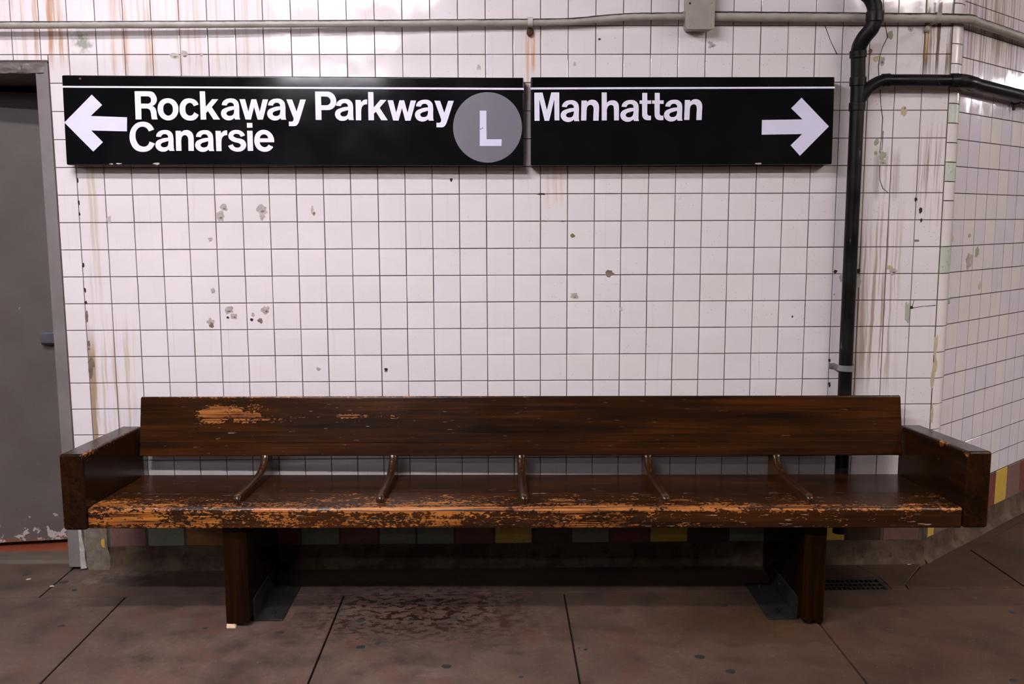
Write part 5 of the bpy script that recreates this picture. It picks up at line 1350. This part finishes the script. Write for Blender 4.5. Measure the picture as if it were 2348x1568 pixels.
# branch: out of the wye, up, then level to the corner and along the right wall
bm = bmesh.new()
tube(bm, smooth_path([(PX + 0.002, PY - 0.002, 1.884), (PX + 0.014, PY - 0.004, 1.915), (PX + 0.040, PY - 0.006, 1.949), (PX + 0.075, PY - 0.006, 1.971), (PX + 0.104, PY - 0.005, 1.978), (PX + 0.13, PY - 0.005, 1.9785)], 6), 0.0235, 26)
dpo('branch_bend', bm)
collar((PX + 0.090, PY - 0.005, 1.977), (PX + 0.122, PY - 0.005, 1.9785), 0.0265)
bm = bmesh.new(); tube(bm, [(PX + 0.12, PY - 0.005, 1.9785), (2.385, PY - 0.005, 1.9765)], 0.0235, 26); dpo('branch_pipe', bm)
collar((2.352, PY - 0.005, 1.9765), (2.385, PY - 0.005, 1.9765), 0.0285)
e0 = Vector((2.38, PY - 0.005, 1.9765)); e2 = Vector(RW(0.105, 0.050, 1.976)); e1 = Vector((2.420, PY - 0.005, 1.9763))
bm = bmesh.new()
tube(bm, [e0 * (1 - t) ** 2 + e1 * 2 * t * (1 - t) + e2 * t * t for t in [i / 8 for i in range(9)]], 0.0272, 26)
dpo('corner_elbow', bm)
collar(RW(0.085, 0.050, 1.976), RW(0.112, 0.050, 1.976), 0.0285)
bm = bmesh.new(); tube(bm, [RW(0.10, 0.050, 1.976), RW(0.64, 0.050, 1.970), RW(2.4, 0.050, 1.966)], 0.0252, 26)
dpo('side_wall_pipe', bm)
collar(RW(0.630, 0.050, 1.970), RW(0.70, 0.050, 1.969), 0.030)
bm = bmesh.new()
q = [Vector(RW(0.60, 0.004, 1.945)), Vector(RW(0.60, 0.022, 1.938)), Vector(RW(0.60, 0.046, 1.940))]
tube(bm, q, 0.005, 8); tube(bm, [RW(0.60, 0.018, 1.942), RW(0.60, 0.018, 1.912)], 0.0065, 8)
dpo('hanger', bm, M['iron'])
# galvanised two-hole strap low down
bm = bmesh.new()
prof = [(PX - 0.052, -0.0008), (PX - 0.032, -0.0008)]
for i in range(13):
    a = math.radians(180 - 15 * i)
    prof.append((PX + (PRD + 0.0025) * math.cos(a), PY - (PRD + 0.0025) * math.sin(a)))
prof += [(PX + 0.032, -0.0008), (PX + 0.052, -0.0008)]
rows = []
for i, (x, y) in enumerate(prof):
    c = Vector((PX, PY + 0.01)); d = (Vector((x, y)) - c).normalized() * 0.0022
    if i < 2 or i > len(prof) - 3:
        d = Vector((0, -0.0025))
    tz = -0.002 + 0.0006 * i / 4
    rows.append([bm.verts.new((x, y, 0.831 - tz)), bm.verts.new((x, y, 0.855 - tz)), bm.verts.new((x + d.x, y + d.y, 0.855 - tz)), bm.verts.new((x + d.x, y + d.y, 0.831 - tz))])
for a, b in zip(rows, rows[1:]):
    for j in range(4):
        bm.faces.new((a[j], a[(j + 1) % 4], b[(j + 1) % 4], b[j]))
bm.faces.new(rows[0]); bm.faces.new(rows[-1])
st = dpo('pipe_strap', bm, M['galv'])
for sx, mk in ((-1, 'galv'), (1, 'chipdark')):
    bm = bmesh.new(); tube(bm, [(sx * 0.042, -0.0045 + 0.0447, 0.842), (sx * 0.042, -0.0068 + 0.0447, 0.842)], 0.0055 if sx < 0 else 0.003, 12)
    bm_obj('screw', bm, M[mk], st)

# ------------------------------------------------------------------ floor drain
fd = thing('floor_drain', 'rusty iron floor drain grating set in the concrete behind the bench\'s right leg', 'drain', ((GX0 + GX1) / 2, (GY0 + GY1) / 2, 0))
hx, hy = (GX1 - GX0) / 2, (GY1 - GY0) / 2
bm = bmesh.new(); box(bm, -hx, hx, -hy, hy, -0.0118, -0.0105)
bm_obj('pit', bm, M['pit'], fd)
for x0, x1, y0, y1 in ((-hx, hx, -hy, -hy + 0.020), (-hx, hx, hy - 0.020, hy), (-hx, -hx + 0.022, -hy + 0.02, hy - 0.02), (hx - 0.022, hx, -hy + 0.02, hy - 0.02)):
    bm = bmesh.new(); box(bm, x0, x1, y0, y1, -0.0105, -0.001, 0.0012, 1)
    bm_obj('frame_bar', bm, M['grate'], fd)
for i in range(1, 4):
    y = -hy + 0.02 + (2 * hy - 0.04) * i / 4
    bm = bmesh.new(); box(bm, -hx + 0.022, hx - 0.022, y - 0.004, y + 0.004, -0.0105, -0.0025, 0.001, 1)
    bm_obj('long_bar', bm, M['grate'], fd)
nb = 15
cb = None
for i in range(1, nb):
    x = -hx + 0.022 + (2 * hx - 0.044) * i / nb
    if cb is None:
        bm = bmesh.new(); box(bm, -0.003, 0.003, -hy + 0.02, hy - 0.02, -0.0105, -0.0030, 0.001, 1)
        cb = bm_obj('cross_bar', bm, M['grate'], fd); o = cb
    else:
        o = cb.copy(); COL.objects.link(o); o.parent = fd
    o.location = (x, 0, 0)

# ------------------------------------------------------------------ scraps on the floor
def scrap(label, x, y, rx, ry, rot, seed, mat):
    r_ = random.Random(seed); n = 9
    bm = bmesh.new()
    lo = []; hi = []
    for i in range(n):
        a = 2 * math.pi * i / n; k = 1 + r_.uniform(-.25, .25)
        lo.append(bm.verts.new((rx * k * math.cos(a), ry * k * math.sin(a), 0)))
        hi.append(bm.verts.new((rx * k * 0.92 * math.cos(a), ry * k * 0.92 * math.sin(a), 0.0012 + 0.0012 * r_.random())))
    bm.faces.new(lo[::-1]); bm.faces.new(hi)
    for i in range(n):
        bm.faces.new((lo[i], lo[(i + 1) % n], hi[(i + 1) % n], hi[i]))
    o = bm_obj('paint_flake', bm, mat)
    o.location = (x, y, 0); o.rotation_euler = (0, 0, rot)
    tag(o, label, 'debris')
SCRAPS = [('yellowish paint flake on the concrete in front of the grey door', -1.332, -0.102, 0.01, 0.006, 0.3, 1, 'scrap'), ('pinkish chip of rubble lying on the diagonal joint near the door post', -1.203, -0.177, 0.008, 0.004, 0.2, 2, 'scrap'), ('white crumb on the floor right of the drain grating, below the splayed wall', 2.334, 0.077, 0.005, 0.004, 0.5, 3, 'scrap'), ('pale splinter of debris between the drain grating and the wall corner', 2.31, -0.025, 0.008, 0.003, 0.1, 4, 'scrap'), ('small dark pebble on the floor behind the bench left of its left leg', -0.894, -0.022, 0.005, 0.005, 0, 5, 'gum')]
for a in SCRAPS:
    scrap(*a[:-1], M[a[-1]])
